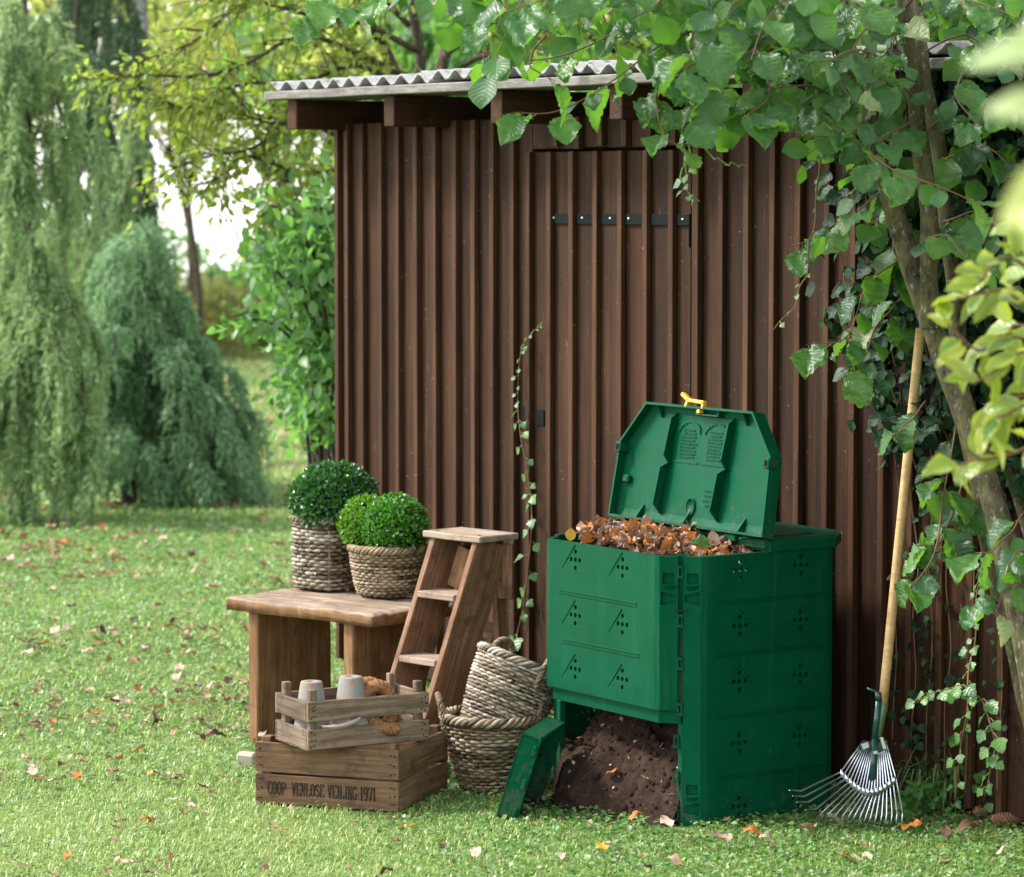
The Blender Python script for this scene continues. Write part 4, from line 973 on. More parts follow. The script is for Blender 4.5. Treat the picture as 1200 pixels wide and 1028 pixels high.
# pole lying behind
V, F = tube([at(612, 826, 9.58), at(650, 777, 9.64), at(700, 712, 9.72)], .0155, 12, cap=True)
tag(link('tool_handle', np_mesh('tool_handle', V, F, smooth=True), M['handle']), 'smooth pale wooden tool handle sticking out behind the compost bin', 'tool handle')
bmx = bm_box(.06, .035, .05, .006, 3, .004); pz = ground(290, 896, 0)
tag(link('stone_block', bm_mesh('stone_block', bmx), M['stone'], None, (pz.x+.0, pz.y, .012), (R(6), 0, .6)), 'small pale stone block in the grass beside the bench leg', 'stone')

# ================================================================== RAKE
tipR = ground(1058, 967, 0); hub = at(1027, 872, 8.86)
rk = thing('leaf_rake', 'steel fan rake with a wooden handle leaning against the shed wall', 'rake', (hub.x, hub.y, 0))
hb = Vector((0, 0, hub.z)); toL = lambda p: Vector(p)-Vector((hub.x, hub.y, 0))
top = toL(on_y(1079, 385, -.21)); sock = toL(at(1034, 832, 8.90))
V, F = tube([sock+(top-sock)*t for t in np.linspace(0, 1, 12)], .0135, 14, cap=True); link('handle', np_mesh('handle', V, F, smooth=True), M['handle'], rk)
V, F = tube([sock+(top-sock)*.02, sock, toL(at(1029, 865, 8.865))], [.0155, .0150, .0085], 12, cap=True); link('socket', np_mesh('socket', V, F, smooth=True), M['socket'], rk)
# adjuster lever beside the socket
lev = [toL(at(x, y, d)) for x, y, d in ((1016, 807, 8.84), (1029, 811, 8.84), (1030, 822, 8.845), (1025, 866, 8.845), (1022, 921, 8.825))]
g = Geo(); 
for a, b in zip(lev[:-1], lev[1:]):
    d = (b-a).normalized(); w = (RIGHT if abs(d.z) > .5 else Vector((0, 0, 1)))*.0085*(1 if abs(d.z) > .5 else .35); t_ = FWD*.002
    g.add(np.array([list(p) for p in (a-w-t_, a+w-t_, b+w-t_, b-w-t_, a-w+t_, a+w+t_, b+w+t_, b-w+t_)]), np.array(HEX))
link('adjuster_lever', g.mesh('adjuster_lever', False), M['rake_green'], rk)
tips = [(930, 939, 0), (934, 946, 0), (939, 953, 0), (949, 962, 0), (957, 966, 1), (966, 967, 1), (975, 968, 1), (984, 969, 1), (992, 969, 1), (999, 969, 1), (1006, 970, 1), (1013, 970, 1), (1019, 970, 1), (1026, 970, 1), (1033, 969, 1), (1039, 969, 1), (1046, 968, 1), (1052, 968, 1), (1059, 967, 1)]
for k, (x, y, g_) in enumerate(tips):
    f = k/(len(tips)-1); d = 8.70+.13*f
    st = toL(at(1012+26*f, 868+3*math.sin(f*3.1), 8.85)); tp_ = toL(at(x, y-8, d)); cx_ = 985+65*f; cy_ = 905+26*math.sin(f*math.pi)*.75+f*8
    bar = toL(at(cx_, cy_, 8.82))
    bend = bar+(tp_-bar)*.84; end = tp_+(Vector((0, 0, -.012)) if g_ else Vector((0, 0, .012)))-RIGHT*(.012 if not g_ else .004)+FWD*.0
    P = np.array([list(st), list(st+(bar-st)*.5), list(bar), list(bar+(bend-bar)*.5), list(bend), list(end)])
    V, F = tube(P, [.0026, .0026, .0026, .0026, .0026, .0020], 4, cap=True); link('tine', np_mesh('tine', V, F), M['steel'], rk)
# cross bar, a curved strip
bp = [toL(at(985+65*f, 905+26*math.sin(f*math.pi)*.75+f*8, 8.812)) for f in np.linspace(0, 1, 14)]
g = Geo()
for a, b in zip(bp[:-1], bp[1:]):
    w = Vector((0, 0, .009)); t_ = FWD*.0028; g.add(np.array([list(p) for p in (a-w-t_, b-w-t_, b+w-t_, a+w-t_, a-w+t_, b-w+t_, b+w+t_, a+w+t_)]), np.array(HEX))
link('cross_bar', g.mesh('cross_bar', False), M['steel'], rk)
for (x, y, a, b) in ((1014, 874, .022, .016), (1035, 871, .012, .034), (1026, 882, .014, .010)):
    o = link('clamp_plate', bm_mesh('clamp_plate', bm_box(a, .008, b, .002)), M['steel'], rk, toL(at(x, y, 8.835)), (0, R(-18), YAW))
g = Geo()
hubp = [toL(at(x, y, 8.842)) for x, y in ((1013, 868), (1040, 871), (1034, 905), (1024, 918), (1016, 905))]
plt = link('hub_plate', bpy.data.meshes.new('hub_plate'), None, rk); bm = bmesh.new()
vv = [bm.verts.new(p) for p in hubp[:2]]+[bm.verts.new(toL(at(1032, 884, 8.842))), bm.verts.new(toL(at(1018, 884, 8.842)))]; bm.faces.new(vv); bmesh.ops.solidify(bm, geom=bm.faces[:], thickness=.003); bm.to_mesh(plt.data); bm.free(); plt.data.materials.append(M['rake_green'])

# ================================================================== TREES AND SHRUBS
DIA = diamond(1, .62, .3); DIAN = diamond(1, .24, .2)
def branch_geo(paths):
    g = Geo()
    for P, r0, r1, s_ in paths:
        P = np.asarray(P, float); V, F = tube(P, np.linspace(r0, r1, len(P)), s_, cap=True); g.add(V, F)
    return g
def wob(P, amp, f=3.0, seed=0):
    P = np.asarray(P, float).copy(); t = np.linspace(0, 1, len(P))
    for k in range(3): P[:, k] += amp*np.sin(t*f*6.28+seed*1.7+k*2.1)*np.sin(t*3.14)
    return P
def crown_points(c, rad, n, nclump, cr, hollow=.5):
    """leaf positions in clumps spread through an ellipsoid"""
    cd = rdir(nclump)*np.clip(rng.random(nclump)**.33, hollow, 1)[:, None]*np.array(rad)+np.array(c)
    k = rng.integers(0, nclump, n); s_ = rng.uniform(.5, 1.3, nclump)[k]*cr
    return cd[k]+rng.normal(size=(n, 3))*s_[:, None]*np.array([.55, .55, .38]), cd
def broad_tree(name, label, cat, base, h, rad, cz, n, ls, mat, bark, nclump=70, cr=.35, trunk=.09, group=None, stems=1, hollow=.45, lean=0.0, base_leaf=DIA):
    t = thing(name, label, cat, base, random.random()*6, group)
    P, cd = crown_points((0, 0, cz), rad, n, nclump, cr, hollow); d = norm(rdir(n)+np.array([0, 0, -.35])); nn = norm(rdir(n)+np.array([0, 0, .9]))
    keep = P[:, 2] > .05; P, d, nn = P[keep], d[keep], nn[keep]
    V, F, U_ = scatter(base_leaf, P, d, nn, rng.uniform(.7, 1.3, len(P))*ls)
    tag(link('crown', np_mesh('crown', V, F, U_), mat, t), kind='stuff')
    paths = []
    for s_ in range(stems):
        off = np.array([rng.normal()*.12*(stems > 1), rng.normal()*.12*(stems > 1), 0]); top = np.array([rng.normal()*.3, rng.normal()*.3, cz+rad[2]*.6])
        P = wob(spline([off, off+(top-off)*.5, top], 14), .08, 1.5, s_); paths.append((P, trunk, trunk*.25, 8))
        for q in cd[s_::stems][:26]:
            i = int(np.clip((q[2]/top[2])*.75*13, 2, 12)); a = P[i]; paths.append((wob(spline([a, a*.4+q*.6+np.array([0, 0, .12]), q], 7), .04, 1, q[0]), trunk*.32, trunk*.05, 5))
    link('trunk', branch_geo(paths).mesh('trunk'), bark, t)
    return t
def weeping(name, label, base, segs, mat, strand_len, nstr, per, ll=.055, lw=DIAN, trunk_h=3.0, trunk_r=.06, group=None, spread=.03, reach_k=.32):
    """segs: arching boughs (world polylines) that carry hanging sprays"""
    base = np.array(base); t = thing(name, label, 'conifer', tuple(base), 0, group)
    paths = [(wob(spline([(0, 0, 0), (.03, .02, trunk_h*.5), (0, 0, trunk_h)], 12), .03), trunk_r, trunk_r*.3, 8)]
    Pall = []; Dall = []
    tot = sum(np.linalg.norm(np.diff(np.array(s_), axis=0), axis=1).sum() for s_ in segs)
    for s_ in segs:
        s_ = np.array(s_)-base; L = np.linalg.norm(np.diff(s_, axis=0), axis=1).sum(); P = wob(spline(s_, 16), .02, 2, L); paths.append((P, .007, .003, 5))
        k = max(4, int(nstr*L/tot)); u = rng.random(k)*15; i = np.minimum(u.astype(int), 14); f = (u-i)[:, None]
        S0 = P[i]*(1-f)+P[i+1]*f; T = norm(P[i+1]-P[i])
        side = norm(np.cross(T, [0, 0, 1]))*rng.choice([-1, 1], k)[:, None]
        out = norm(T*.5+side*rng.uniform(0, 1, k)[:, None]+np.array([0, 0, .15]))
        ln = strand_len*rng.uniform(.35, 1.2, k)
        for q in range(k):
            m_ = max(6, int(per*ln[q]/strand_len)); v = np.linspace(0, 1, m_)[:, None]*rng.uniform(.98, 1.02, (m_, 1))
            reach = ln[q]*reach_k; path = S0[q]+out[q]*reach*(1-np.exp(-v*3))+np.array([0, 0, -1])*ln[q]*(v**1.5)*.95
            path += rng.normal(0, spread, (m_, 3))*(1-v*.6)
            Pall.append(path); dd = np.array([0, 0, -1.0])*(.35+v)+out[q]*(.9-.7*v)+rng.normal(0, .55, (m_, 3)); Dall.append(dd)
    P = np.vstack(Pall); D = np.vstack(Dall)
    P[:, 2] = np.maximum(P[:, 2], rng.uniform(.0, .10, len(P)))
    V, F, U_ = scatter(lw, P, D, rdir(len(P)), rng.uniform(.6, 1.35, len(P))*ll)
    tag(link('crown', np_mesh('crown', V, F, U_), mat, t), kind='stuff')
    link('trunk', branch_geo(paths).mesh('trunk'), M['bark_dark'], t); return t
def A(x, y, d): return tuple(at(x, y, d))
# -- weeping conifers on the left
def drop(x, y0, y1, d, dx=6, n=3):                 # a leader that hangs almost straight down
    return [A(x+dx*math.sin(i*1.9), y0+(y1-y0)*i/(n), d+.08*math.cos(i*2.3)) for i in range(n+1)]
gA = ground(32, 606)
segsA = []
def hang(x0, xs, y0, y1, d):                   # a bough that arches out of the trunk line and then hangs
    w = xs-x0; return [A(x0, y0+30, d+.2), A(x0+w*.55, y0-6, d+.05), A(xs, y0+34, d), A(xs+w*.08+3, (y0+y1)/2, d-.03), A(xs+w*.05-2, y1, d)]
for k in range(34):
    xs = random.uniform(-40, 112); y0 = 450-470*random.random()**1.6; y1 = min(598, y0+random.uniform(90, 210)); segsA.append(hang(34, xs, y0, y1, 17.0+random.uniform(-.45, .3)))
for (xs, y0, y1) in ((14, 60, 250), (56, 300, 470), (88, 330, 540), (18, 380, 600), (66, 420, 590), (102, 430, 575), (-12, 420, 600), (42, 450, 600), (30, 200, 400), (80, 480, 585)): segsA.append(hang(34, xs, y0, y1, 16.7))
weeping('weeping_conifer', 'grey-green weeping conifer with hanging curtains at the left edge of the lawn', gA, segsA, M['conifer_pale'], .16, 3400, 30, .045, trunk_h=5, trunk_r=.03, group='weeping conifers', spread=.010, reach_k=.55)
gB = ground(150, 590); segsB = []
for k in range(46):
    y1 = 285+random.random()*245; xr_ = np.interp(y1, [285, 340, 400, 450, 500, 530], [148, 172, 208, 248, 280, 280]); x1 = 100+(xr_-100)*random.random()**.6; d1 = 18.3+random.uniform(-.7, .6)
    xm = 150+(x1-150)*.55
    segsB.append([A(140+.25*(x1-140), min(560, y1+45), 18.4), A(xm+.3*(x1-xm), y1-12, (18.4+d1)/2), A(x1, y1, d1), A(x1+22*np.sign(x1-150), y1+50, d1)])
for k in range(16):
    x1 = 95+k*12.5; y1 = random.uniform(505, 545); d1 = 18.2+random.uniform(-.7, .1); segsB.append([A(150, 520, 18.5), A(150+(x1-150)*.5, y1-28, (18.5+d1)/2), A(x1, y1, d1), A(x1+12*np.sign(x1-150), y1+24, d1)])
for (x, y) in ((262, 452), (290, 502), (236, 420), (218, 392), (192, 348), (174, 318), (262, 475), (282, 522), (250, 445)): segsB.append([A(180, y-10, 18.5), A((180+x)/2, y-45, 18.3), A(x-12, y-18, 18.1), A(x, y+20, 18.1)])
for (x, y) in ((278, 462), (304, 512), (222, 372), (196, 318), (178, 292), (254, 430), (296, 540)): segsB.append([A(170, y+30, 18.4), A(170+(x-170)*.6, y-30, 18.2), A(x-10, y-26, 18.0), A(x, y-6, 18.0)])
for k in range(12): x = 95+k*6; y = 400+random.random()*90; segsB.append([A(150, y-10, 18.4), A((150+x)/2, y-38, 18.1), A(x, y, 17.9), A(x-8, y+50, 17.9)])
weeping('spreading_conifer', 'broad spreading blue-green conifer with drooping boughs on the lawn', gB, segsB, M['conifer'], .17, 4400, 26, .046, trunk_h=.4, trunk_r=.05, group='weeping conifers', spread=.010, reach_k=.6)
gC = ground(150, 545); segsC = []
for k in range(34):
    y = -190+k*17.5; sx = random.choice([-1, 1]); w = 18+32*random.random(); dd = 20.5+random.uniform(-.4, .4)
    segsC.append([A(124, y+10, 20.5), A(124+sx*w*.6, y-8, dd), A(124+sx*w, y+22, dd), A(124+sx*w*1.1, y+66, dd)])
weeping('slender_conifer', 'tall slender dark conifer behind the weeping conifers', ground(126, 528), segsC, M['conifer_dark'], .22, 1500, 30, .05, spread=.012, reach_k=.5, trunk_h=5, group='weeping conifers')
segsD = [drop(150, 118, 300, 18.9, 10), drop(138, 170, 330, 18.9, 8), drop(52, 120, 300, 19.0, 12), drop(66, 160, 320, 18.8, 10), drop(100, 250, 360, 18.7)]
for k in range(12):
    x = random.choice([40, 60, 90, 110, 150]); y = random.uniform(90, 330); sx = random.choice([-1, 1]); segsD.append([A(x, y, 19), A(x+sx*18, y-18, 19), A(x+sx*40, y+4, 19.1), A(x+sx*48, y+40, 19.1)])
weeping('pale_conifer', 'pale green conifer with thin arching shoots between the darker ones', ground(88, 545), segsD, M['conifer_pale'], .17, 800, 26, .042, spread=.010, reach_k=.55, trunk_h=4.6, trunk_r=.03, group='weeping conifers')
# -- grey trunk of a birch behind
gT = ground(165, 470); bt = thing('birch_tree', 'pale grey birch trunk rising behind the conifers', 'tree', gT)
P = wob(spline([(0, 0, 0), (.04, 0, 2.5), (-.02, .03, 5.2), (.05, .05, 7.0)], 20), .03); link('trunk', branch_geo([(P, .085, .05, 12)]).mesh('trunk'), M['bark_grey'], bt)
n = 2600; Pp, _ = crown_points((0, 0, 5.9), (1.5, 1.5, 1.2), n, 40, .3); V, F, U_ = scatter(DIA, Pp, rdir(n), rdir(n), rng.uniform(.05, .085, n)); tag(link('crown', np_mesh('crown', V, F, U_), M['yellowgreen'], bt), kind='stuff')
# -- the autumn tree whose branches come out above the shed roof
gE = at(505, 300, 14.8); gE = Vector((gE.x, gE.y, 0))
aut = thing('autumn_tree', 'tree with yellow-green brown-edged leaves reaching out behind the shed roof', 'tree', gE)
brs = []; tw = []
def E(x, y, d): return np.array(A(x, y, d))-np.array(gE)
stems = [[(505, 560, 14.8), (500, 200, 14.8), (488, 60, 14.8), (470, -120, 14.8)], [(515, 560, 14.9), (512, 150, 14.9), (540, 30, 14.9), (560, -120, 14.9)], [(500, 560, 14.8), (490, 180, 14.7), (440, 40, 14.6), (380, -60, 14.5)]]
for s_ in stems: brs.append((wob(spline([E(*p) for p in s_], 16), .03), .045, .016, 7))
limbs = [[(490, 95, 14.7), (400, 55, 14.4), (300, 62, 14.1), (200, 92, 13.9), (105, 92, 13.8)], [(488, 110, 14.7), (420, 82, 14.4), (330, 88, 14.2), (240, 125, 14.0), (185, 118, 13.9)], [(490, 60, 14.7), (400, 20, 14.4), (320, 10, 14.2), (230, 40, 14.0), (150, 80, 13.9)],
         [(495, 200, 14.7), (420, 165, 14.4), (345, 152, 14.2), (270, 172, 14.0), (178, 212, 13.8)], [(495, 230, 14.7), (400, 200, 14.4), (300, 190, 14.1), (235, 215, 14)], [(480, 30, 14.7), (420, -20, 14.5), (330, -30, 14.3), (250, 0, 14)], [(490, 120, 14.7), (430, 110, 14.5), (370, 120, 14.3), (310, 140, 14.1), (260, 130, 14)],
         [(540, 80, 14.9), (600, 50, 14.7), (680, 40, 14.6), (760, 60, 14.5)], [(545, 60, 14.9), (620, 10, 14.7), (720, 0, 14.6)], [(490, 250, 14.7), (420, 240, 14.4), (360, 235, 14.2), (310, 250, 14.1)]]
lp = []; ld = []
for s_ in limbs:
    P = wob(spline([E(*p) for p in s_], 26), .04, 2, s_[1][1]); brs.append((P, .016, .003, 5))
    for i in range(3, 26):
        for q in range(3):
            f = (i-3)/23; a = P[i]; T = norm(P[i]-P[i-1]); L = rng.uniform(.12, .42)*(1-.35*f)
            dr = norm(T*.8+rdir(1)[0]*.9+np.array([0, 0, -.22])); e = a+dr*L; tw.append((np.array([a, a+dr*L*.5+np.array([0, 0, .015]), e]), .0035, .0015, 3))
            m_ = int(7*L/.25)+1; v = rng.random((m_, 1)); lp.append(a+dr*L*v+rng.normal(0, .022, (m_, 3))); ld.append(dr+rng.normal(0, .7, (m_, 3))+np.array([0, 0, -.5]))
lp = np.vstack(lp); ld = np.vstack(ld); n = len(lp); bl = [leaf_grid(1, .62, 3, 2, .25, .4, wide=.45), leaf_grid(1, .55, 3, 2, .4, -.3, wide=.5)]
g = scatter_mix(bl, lp, ld, norm(rdir(n)+np.array([0, 0, .8])), rng.uniform(.030, .056, n)); tag(link('leaves', g.mesh('leaves', False), M['autumn'], aut), kind='stuff')
link('trunk', branch_geo(brs).mesh('trunk'), M['bark_dark'], aut); link('twigs', branch_geo(tw).mesh('twigs'), M['bark_dark'], aut)
# -- green shrub leaning out beside the shed
gS = ground(400, 470); gS = at(395, 460, 14.2); gS = Vector((gS.x, gS.y, 0))
shr = thing('green_shrub', 'leafy mid-green shrub growing out from behind the left shed corner', 'shrub', gS)
lp = []; ld = []; brs = []
for k in range(46):
    f = random.random(); x1 = 400-80*random.random()**.95; y1 = 235+240*f; d1 = 14.2+random.uniform(-.6, .6)
    x1 = max(x1, 320 if y1 < 320 else (348 if y1 < 390 else 368))
    a = np.array([random.uniform(-.1, .2), random.uniform(-.1, .2), .02]); e = np.array(A(x1, y1, d1))-np.array(gS); P = spline([a, a*.4+e*.6+np.array([0, 0, .25]), e, e+np.array([0, 0, -.10])+norm(e)*.06], 14); brs.append((P, .012, .003, 5))
    m_ = 92; i = rng.integers(4, 14, m_); lp.append(P[i]+rng.normal(0, .085, (m_, 3))); ld.append(norm(P[i]-P[i-1])+rng.normal(0, .8, (m_, 3))+np.array([0, 0, -.3]))
for (x1, y1) in ((268, 372), (262, 385), (344, 432), (350, 405)):
    a = np.array([0, 0, .9]); e = np.array(A(x1, y1, 13.6))-np.array(gS); P = spline([a, a*.4+e*.6+np.array([0, 0, .12]), e], 14); brs.append((P, .009, .002, 4)); m_ = 26; i = rng.integers(6, 14, m_); lp.append(P[i]+rng.normal(0, .03, (m_, 3))); ld.append(norm(P[i]-P[i-1])+rng.normal(0, .7, (m_, 3))+np.array([0, 0, -.4]))
lp = np.vstack(lp); ld = np.vstack(ld); n = len(lp); g = scatter_mix(bl, lp, ld, norm(rdir(n)+np.array([0, 0, 1.0])), rng.uniform(.042, .082, n)); tag(link('leaves', g.mesh('leaves', False), M['dgreen'], shr), kind='stuff'); link('trunk', branch_geo(brs).mesh('trunk'), M['bark_dark'], shr)
# -- hedge at the far end of the lawn, trees beyond
for k, (x, d, w, h, mt) in enumerate([(205, 34, 1.0, .85, 'bush'), (262, 37, 1.0, .72, 'bush'), (318, 36, .9, .8, 'bush'), (372, 35, 1.0, 1.5, 'dgreen'), (140, 35, 1.2, 1.5, 'dgreen'), (60, 36, 1.2, 1.6, 'bush'), (-20, 35, 1.2, 1.8, 'dgreen')]):
    p = at(x, 300, d); broad_tree('bush', ['olive bush left of the lawn gap in the far hedge', 'brownish bush in the middle of the far hedge', 'dense green bush in the far hedge near the shed', 'green bush in the far hedge behind the shrub', 'green bush behind the spreading conifer', 'olive bush behind the weeping conifers', 'green bush at the far left behind the conifers'][k], 'bush', (p.x, p.y, 0), h, (w, w, h*.5), h*.5, 3400, .085, M[mt], M['bark_dark'], 46, .26, .04, 'bushes of the far hedge', 3, .3)
tl = ['yellow-green tree far behind the conifers', 'yellowing tree beyond the lake gap', 'tall yellow-green tree behind the shed corner', 'green tree behind the autumn tree', 'yellow-green tree at the far left', 'tree behind the shed roof with thin yellow leaves', 'green tree beyond the shed roof', 'dense tree behind the right end of the shed', 'yellow tree above the middle of the shed roof']
for k, (x, y, d, rx, rz, n, mt) in enumerate([(95, 30, 30, 1.5, 1.4, 2200, 'yellowgreen'), (215, 40, 33, 1.2, 1.2, 3600, 'yellowgreen'), (330, 40, 31, 1.5, 1.2, 5000, 'yellowgreen'), (440, 50, 27, 1.3, 1.4, 4500, 'dgreen'), (0, 20, 32, 1.1, .9, 1500, 'yellowgreen'), (560, 30, 22, 1.2, 1.2, 8000, 'yellowgreen'), (720, 10, 20, 1.4, 1.4, 9000, 'dgreen'), (1000, -40, 17, 1.9, 2.0, 9000, 'dgreen'), (860, 0, 22, 1.4, 1.4, 8000, 'yellowgreen')]):
    p = at(x, y, d); broad_tree('broadleaf_tree', tl[k], 'tree', (p.x, p.y, 0), p.z+rz, (rx, rx, rz), p.z, n, .105, M[mt], M['bark_dark'], 75, .30, .05, 'trees beyond the garden', 2, .25)

# ================================================================== HAZEL
hz_base = Vector((3.95, -.22, 0))
hz = thing('hazel_tree', 'hazel with mossy trunks and large green leaves overhanging the right end of the shed', 'tree', hz_base)
O = np.array(hz_base)
def H(x, y, d): return np.array(A(x, y, d))-O
trunks = [([(1215, 830, 8.35), (1178, 640, 8.4), (1128, 480, 8.45), (1090, 375, 8.48), (1050, 255, 8.5), (1012, 140, 8.5), (985, 40, 8.5), (960, -120, 8.5)], .039, .021),
          ([(1090, 385, 8.46), (1088, 260, 8.46), (1074, 120, 8.42), (1062, 10, 8.4), (1050, -160, 8.4)], .027, .018),
          ([(1125, 470, 8.62), (1118, 330, 8.62), (1098, 170, 8.62), (1078, 50, 8.6), (1068, -120, 8.6)], .024, .018),
          ([(1215, 880, 8.5), (1188, 770, 8.52), (1160, 650, 8.55), (1138, 540, 8.58), (1120, 440, 8.6)], .021, .019),
          ([(1250, 800, 8.7), (1196, 590, 8.75), (1168, 490, 8.8), (1150, 300, 8.8), (1140, 100, 8.8)], .022, .016)]
hb0 = np.array([[0, 0, 0]])
for k, (p, r0, r1) in enumerate(trunks):
    pts = [H(*q) for q in p]
    if k in (0, 3, 4): pts = [np.array([-.02*k, .03*k, -.03])]+pts
    P = wob(spline(pts, 40), .006, 3, k); rr = np.linspace(r0, r1, 40)*(1+.06*np.sin(np.arange(40)*.9+k)+rng.normal(0, .02, 40)); V, F = tube(P, rr, 14); link('trunk', np_mesh('trunk', V, F, smooth=True), M['bark'], hz)
hl = [leaf_grid(1, .9, 17, 6, fo, cu, wv, wd, .06, sd) for fo, cu, wv, wd, sd in ((.18, .35, .6, .50, 1), (.45, .55, .5, .53, 2), (.10, .2, .9, .48, 3), (.25, 1.1, .6, .52, 4), (.6, .15, .7, .47, 5), (.12, .8, 1.0, .54, 6))]
hmesh = []
for k, (V, F, U_) in enumerate(hl):
    me = np_mesh('leaf', V, F, U_, True); me.materials.append(M['hazel']); hmesh.append(me)
ymesh = []
for k, (V, F, U_) in enumerate(hl[:3]):
    me = np_mesh('yellow_leaf', V, F, U_, True); me.materials.append(M['hazel_yellow']); ymesh.append(me)
pmesh = []
for k, (V, F, U_) in enumerate(hl[3:5]):
    me = np_mesh('pale_leaf', V, F, U_, True); me.materials.append(M['hazel_pale']); pmesh.append(me)
twp = []; spots = []          # (pos, dir, normal, size)
VIEW = -np.array(FWD)         # towards the viewer
def twig(pts, r0=.0032, r1=.0014, step=.055, size=(.055, .112), droop=.5, skip=.1):
    P = wob(spline([H(*q) for q in pts], max(6, 5*len(pts))), .004, 2, pts[0][0]); twp.append((P, r0, r1, 5))
    L = np.r_[0, np.cumsum(np.linalg.norm(np.diff(P, axis=0), axis=1))]; s_ = .03; sgn = 1
    while s_ < L[-1]+.01:
        p = np.array([np.interp(s_, L, P[:, k]) for k in range(3)]); p2 = np.array([np.interp(min(L[-1], s_+.01), L, P[:, k]) for k in range(3)]); T = norm(p2-p+1e-9)
        if random.random() > skip:
            sd = norm(np.cross(T, [0, 0, 1]))*sgn; d = norm(T*.6+sd*.8+np.array([0, 0, -droop])*random.uniform(.5, 1.5)+rdir(1)[0]*.35)
            nn = norm(np.array([0, 0, 1.0])+VIEW*.55+rdir(1)[0]*.55); q = p+d*.018
            twp.append((np.array([p, (p+q)/2, q]), .0014, .001, 3)); spots.append((q, d, nn, random.uniform(*size)))
        sgn *= -1; s_ += step*random.uniform(.7, 1.3)
    return P
T_ = [[(985, 60, 8.5), (900, 20, 8.3), (800, 40, 8.1), (720, 95, 8.0), (650, 130, 7.95), (600, 132, 7.9)],
      [(980, 40, 8.5), (880, -10, 8.2), (760, -5, 7.95), (640, 20, 7.8), (545, 30, 7.7)],
      [(1000, 110, 8.5), (930, 60, 8.2), (860, 70, 8.0), (820, 110, 7.95), (800, 150, 7.9)],
      [(1010, 140, 8.5), (950, 100, 8.2), (890, 110, 8.05), (850, 130, 8)],
      [(960, 20, 8.4), (860, 30, 8.6), (800, 60, 8.8)],
      [(955, -20, 8.4), (850, -40, 8.0), (740, -30, 7.8), (650, -5, 7.6), (590, 15, 7.5)],
      [(940, -40, 8.4), (780, -60, 8.1), (650, -40, 8.0), (520, -10, 7.9), (380, -5, 7.8)],
      [(960, -60, 8.4), (800, 0, 8.3), (700, 50, 8.3), (620, 70, 8.3), (560, 60, 8.3)],
      [(990, 60, 8.5), (940, 20, 8.1), (880, 0, 7.8), (840, 30, 7.6), (800, 80, 7.5)],
      [(1060, 80, 8.4), (1010, 60, 8.1), (960, 70, 7.9), (925, 50, 7.8)],
      [(1062, 40, 8.4), (1000, 0, 8.0), (950, -10, 7.8), (900, 20, 7.6), (880, 70, 7.5)],
      [(1075, 120, 8.4), (1040, 90, 8.2), (1005, 150, 8.1), (960, 160, 8.0), (930, 155, 7.9)],
      [(1075, 140, 8.4), (1020, 170, 8.1), (1040, 195, 7.9), (1090, 215, 7.8), (1150, 240, 7.75)],
      [(1085, 60, 8.5), (1130, 40, 8.3), (1170, 70, 8.2), (1210, 80, 8.1)],
      [(1090, 150, 8.5), (1140, 110, 8.3), (1190, 130, 8.2), (1230, 150, 8.1)],
      [(1100, 190, 8.6), (1150, 170, 8.5), (1190, 200, 8.4)], [(1105, 260, 8.6), (1150, 250, 8.4), (1190, 290, 8.2), (1215, 300, 8.1)],
      [(1085, 280, 8.4), (1110, 275, 8.2), (1130, 300, 8.0), (1140, 290, 7.9)], [(1110, 330, 8.6), (1150, 330, 8.5), (1185, 345, 8.4)],
      [(1060, 10, 8.4), (1090, -20, 8.2), (1140, 0, 8.0), (1190, 20, 7.9)], [(1040, 220, 8.5), (1000, 250, 8.5), (960, 275, 8.6), (925, 290, 8.6)],
      [(1060, 300, 8.75), (1020, 330, 8.75), (990, 395, 8.65), (945, 404, 8.6)], [(1060, 345, 8.9), (1030, 380, 8.8), (1010, 420, 8.7), (985, 436, 8.6)],
      [(1085, 470, 8.55), (1060, 500, 8.5), (1045, 510, 8.5)], [(1120, 500, 8.6), (1105, 590, 8.5), (1090, 660, 8.45), (1065, 690, 8.4)], [(1130, 560, 8.6), (1105, 630, 8.5), (1075, 640, 8.45)],
      [(1200, 600, 8.3), (1170, 640, 8.2), (1140, 650, 8.2)], [(1210, 660, 8.2), (1180, 690, 8.15), (1165, 720, 8.1)], [(1215, 640, 8.1), (1190, 650, 8.0), (1180, 665, 8.0)],
      [(800, 60, 8.0), (770, 100, 7.95), (780, 160, 7.9), (810, 170, 7.9)], [(650, 20, 7.8), (600, 50, 7.75), (570, 70, 7.7)],
      [(640, 40, 7.9), (620, 75, 7.9), (650, 95, 7.85)], [(500, -15, 7.9), (440, 5, 7.85), (400, 15, 7.8), (355, 12, 7.8)], [(880, 60, 8.1), (840, 60, 8.0), (790, 90, 8.0), (760, 130, 7.95)],
      [(930, 30, 8.2), (900, 60, 8.1), (900, 110, 8.0), (870, 140, 7.9)], [(980, 90, 8.4), (960, 120, 8.2), (980, 150, 8.1), (1010, 170, 8.0)], [(1050, 20, 8.4), (1010, 40, 8.2), (985, 90, 8.1), (1000, 120, 8.0)],
      [(600, -20, 8.0), (620, 30, 8.0), (590, 60, 7.95)], [(830, -20, 8.2), (810, 20, 8.1), (830, 60, 8.0)], [(1140, 60, 8.3), (1120, 110, 8.2), (1150, 150, 8.1)]]
for t_ in T_: twig(t_)
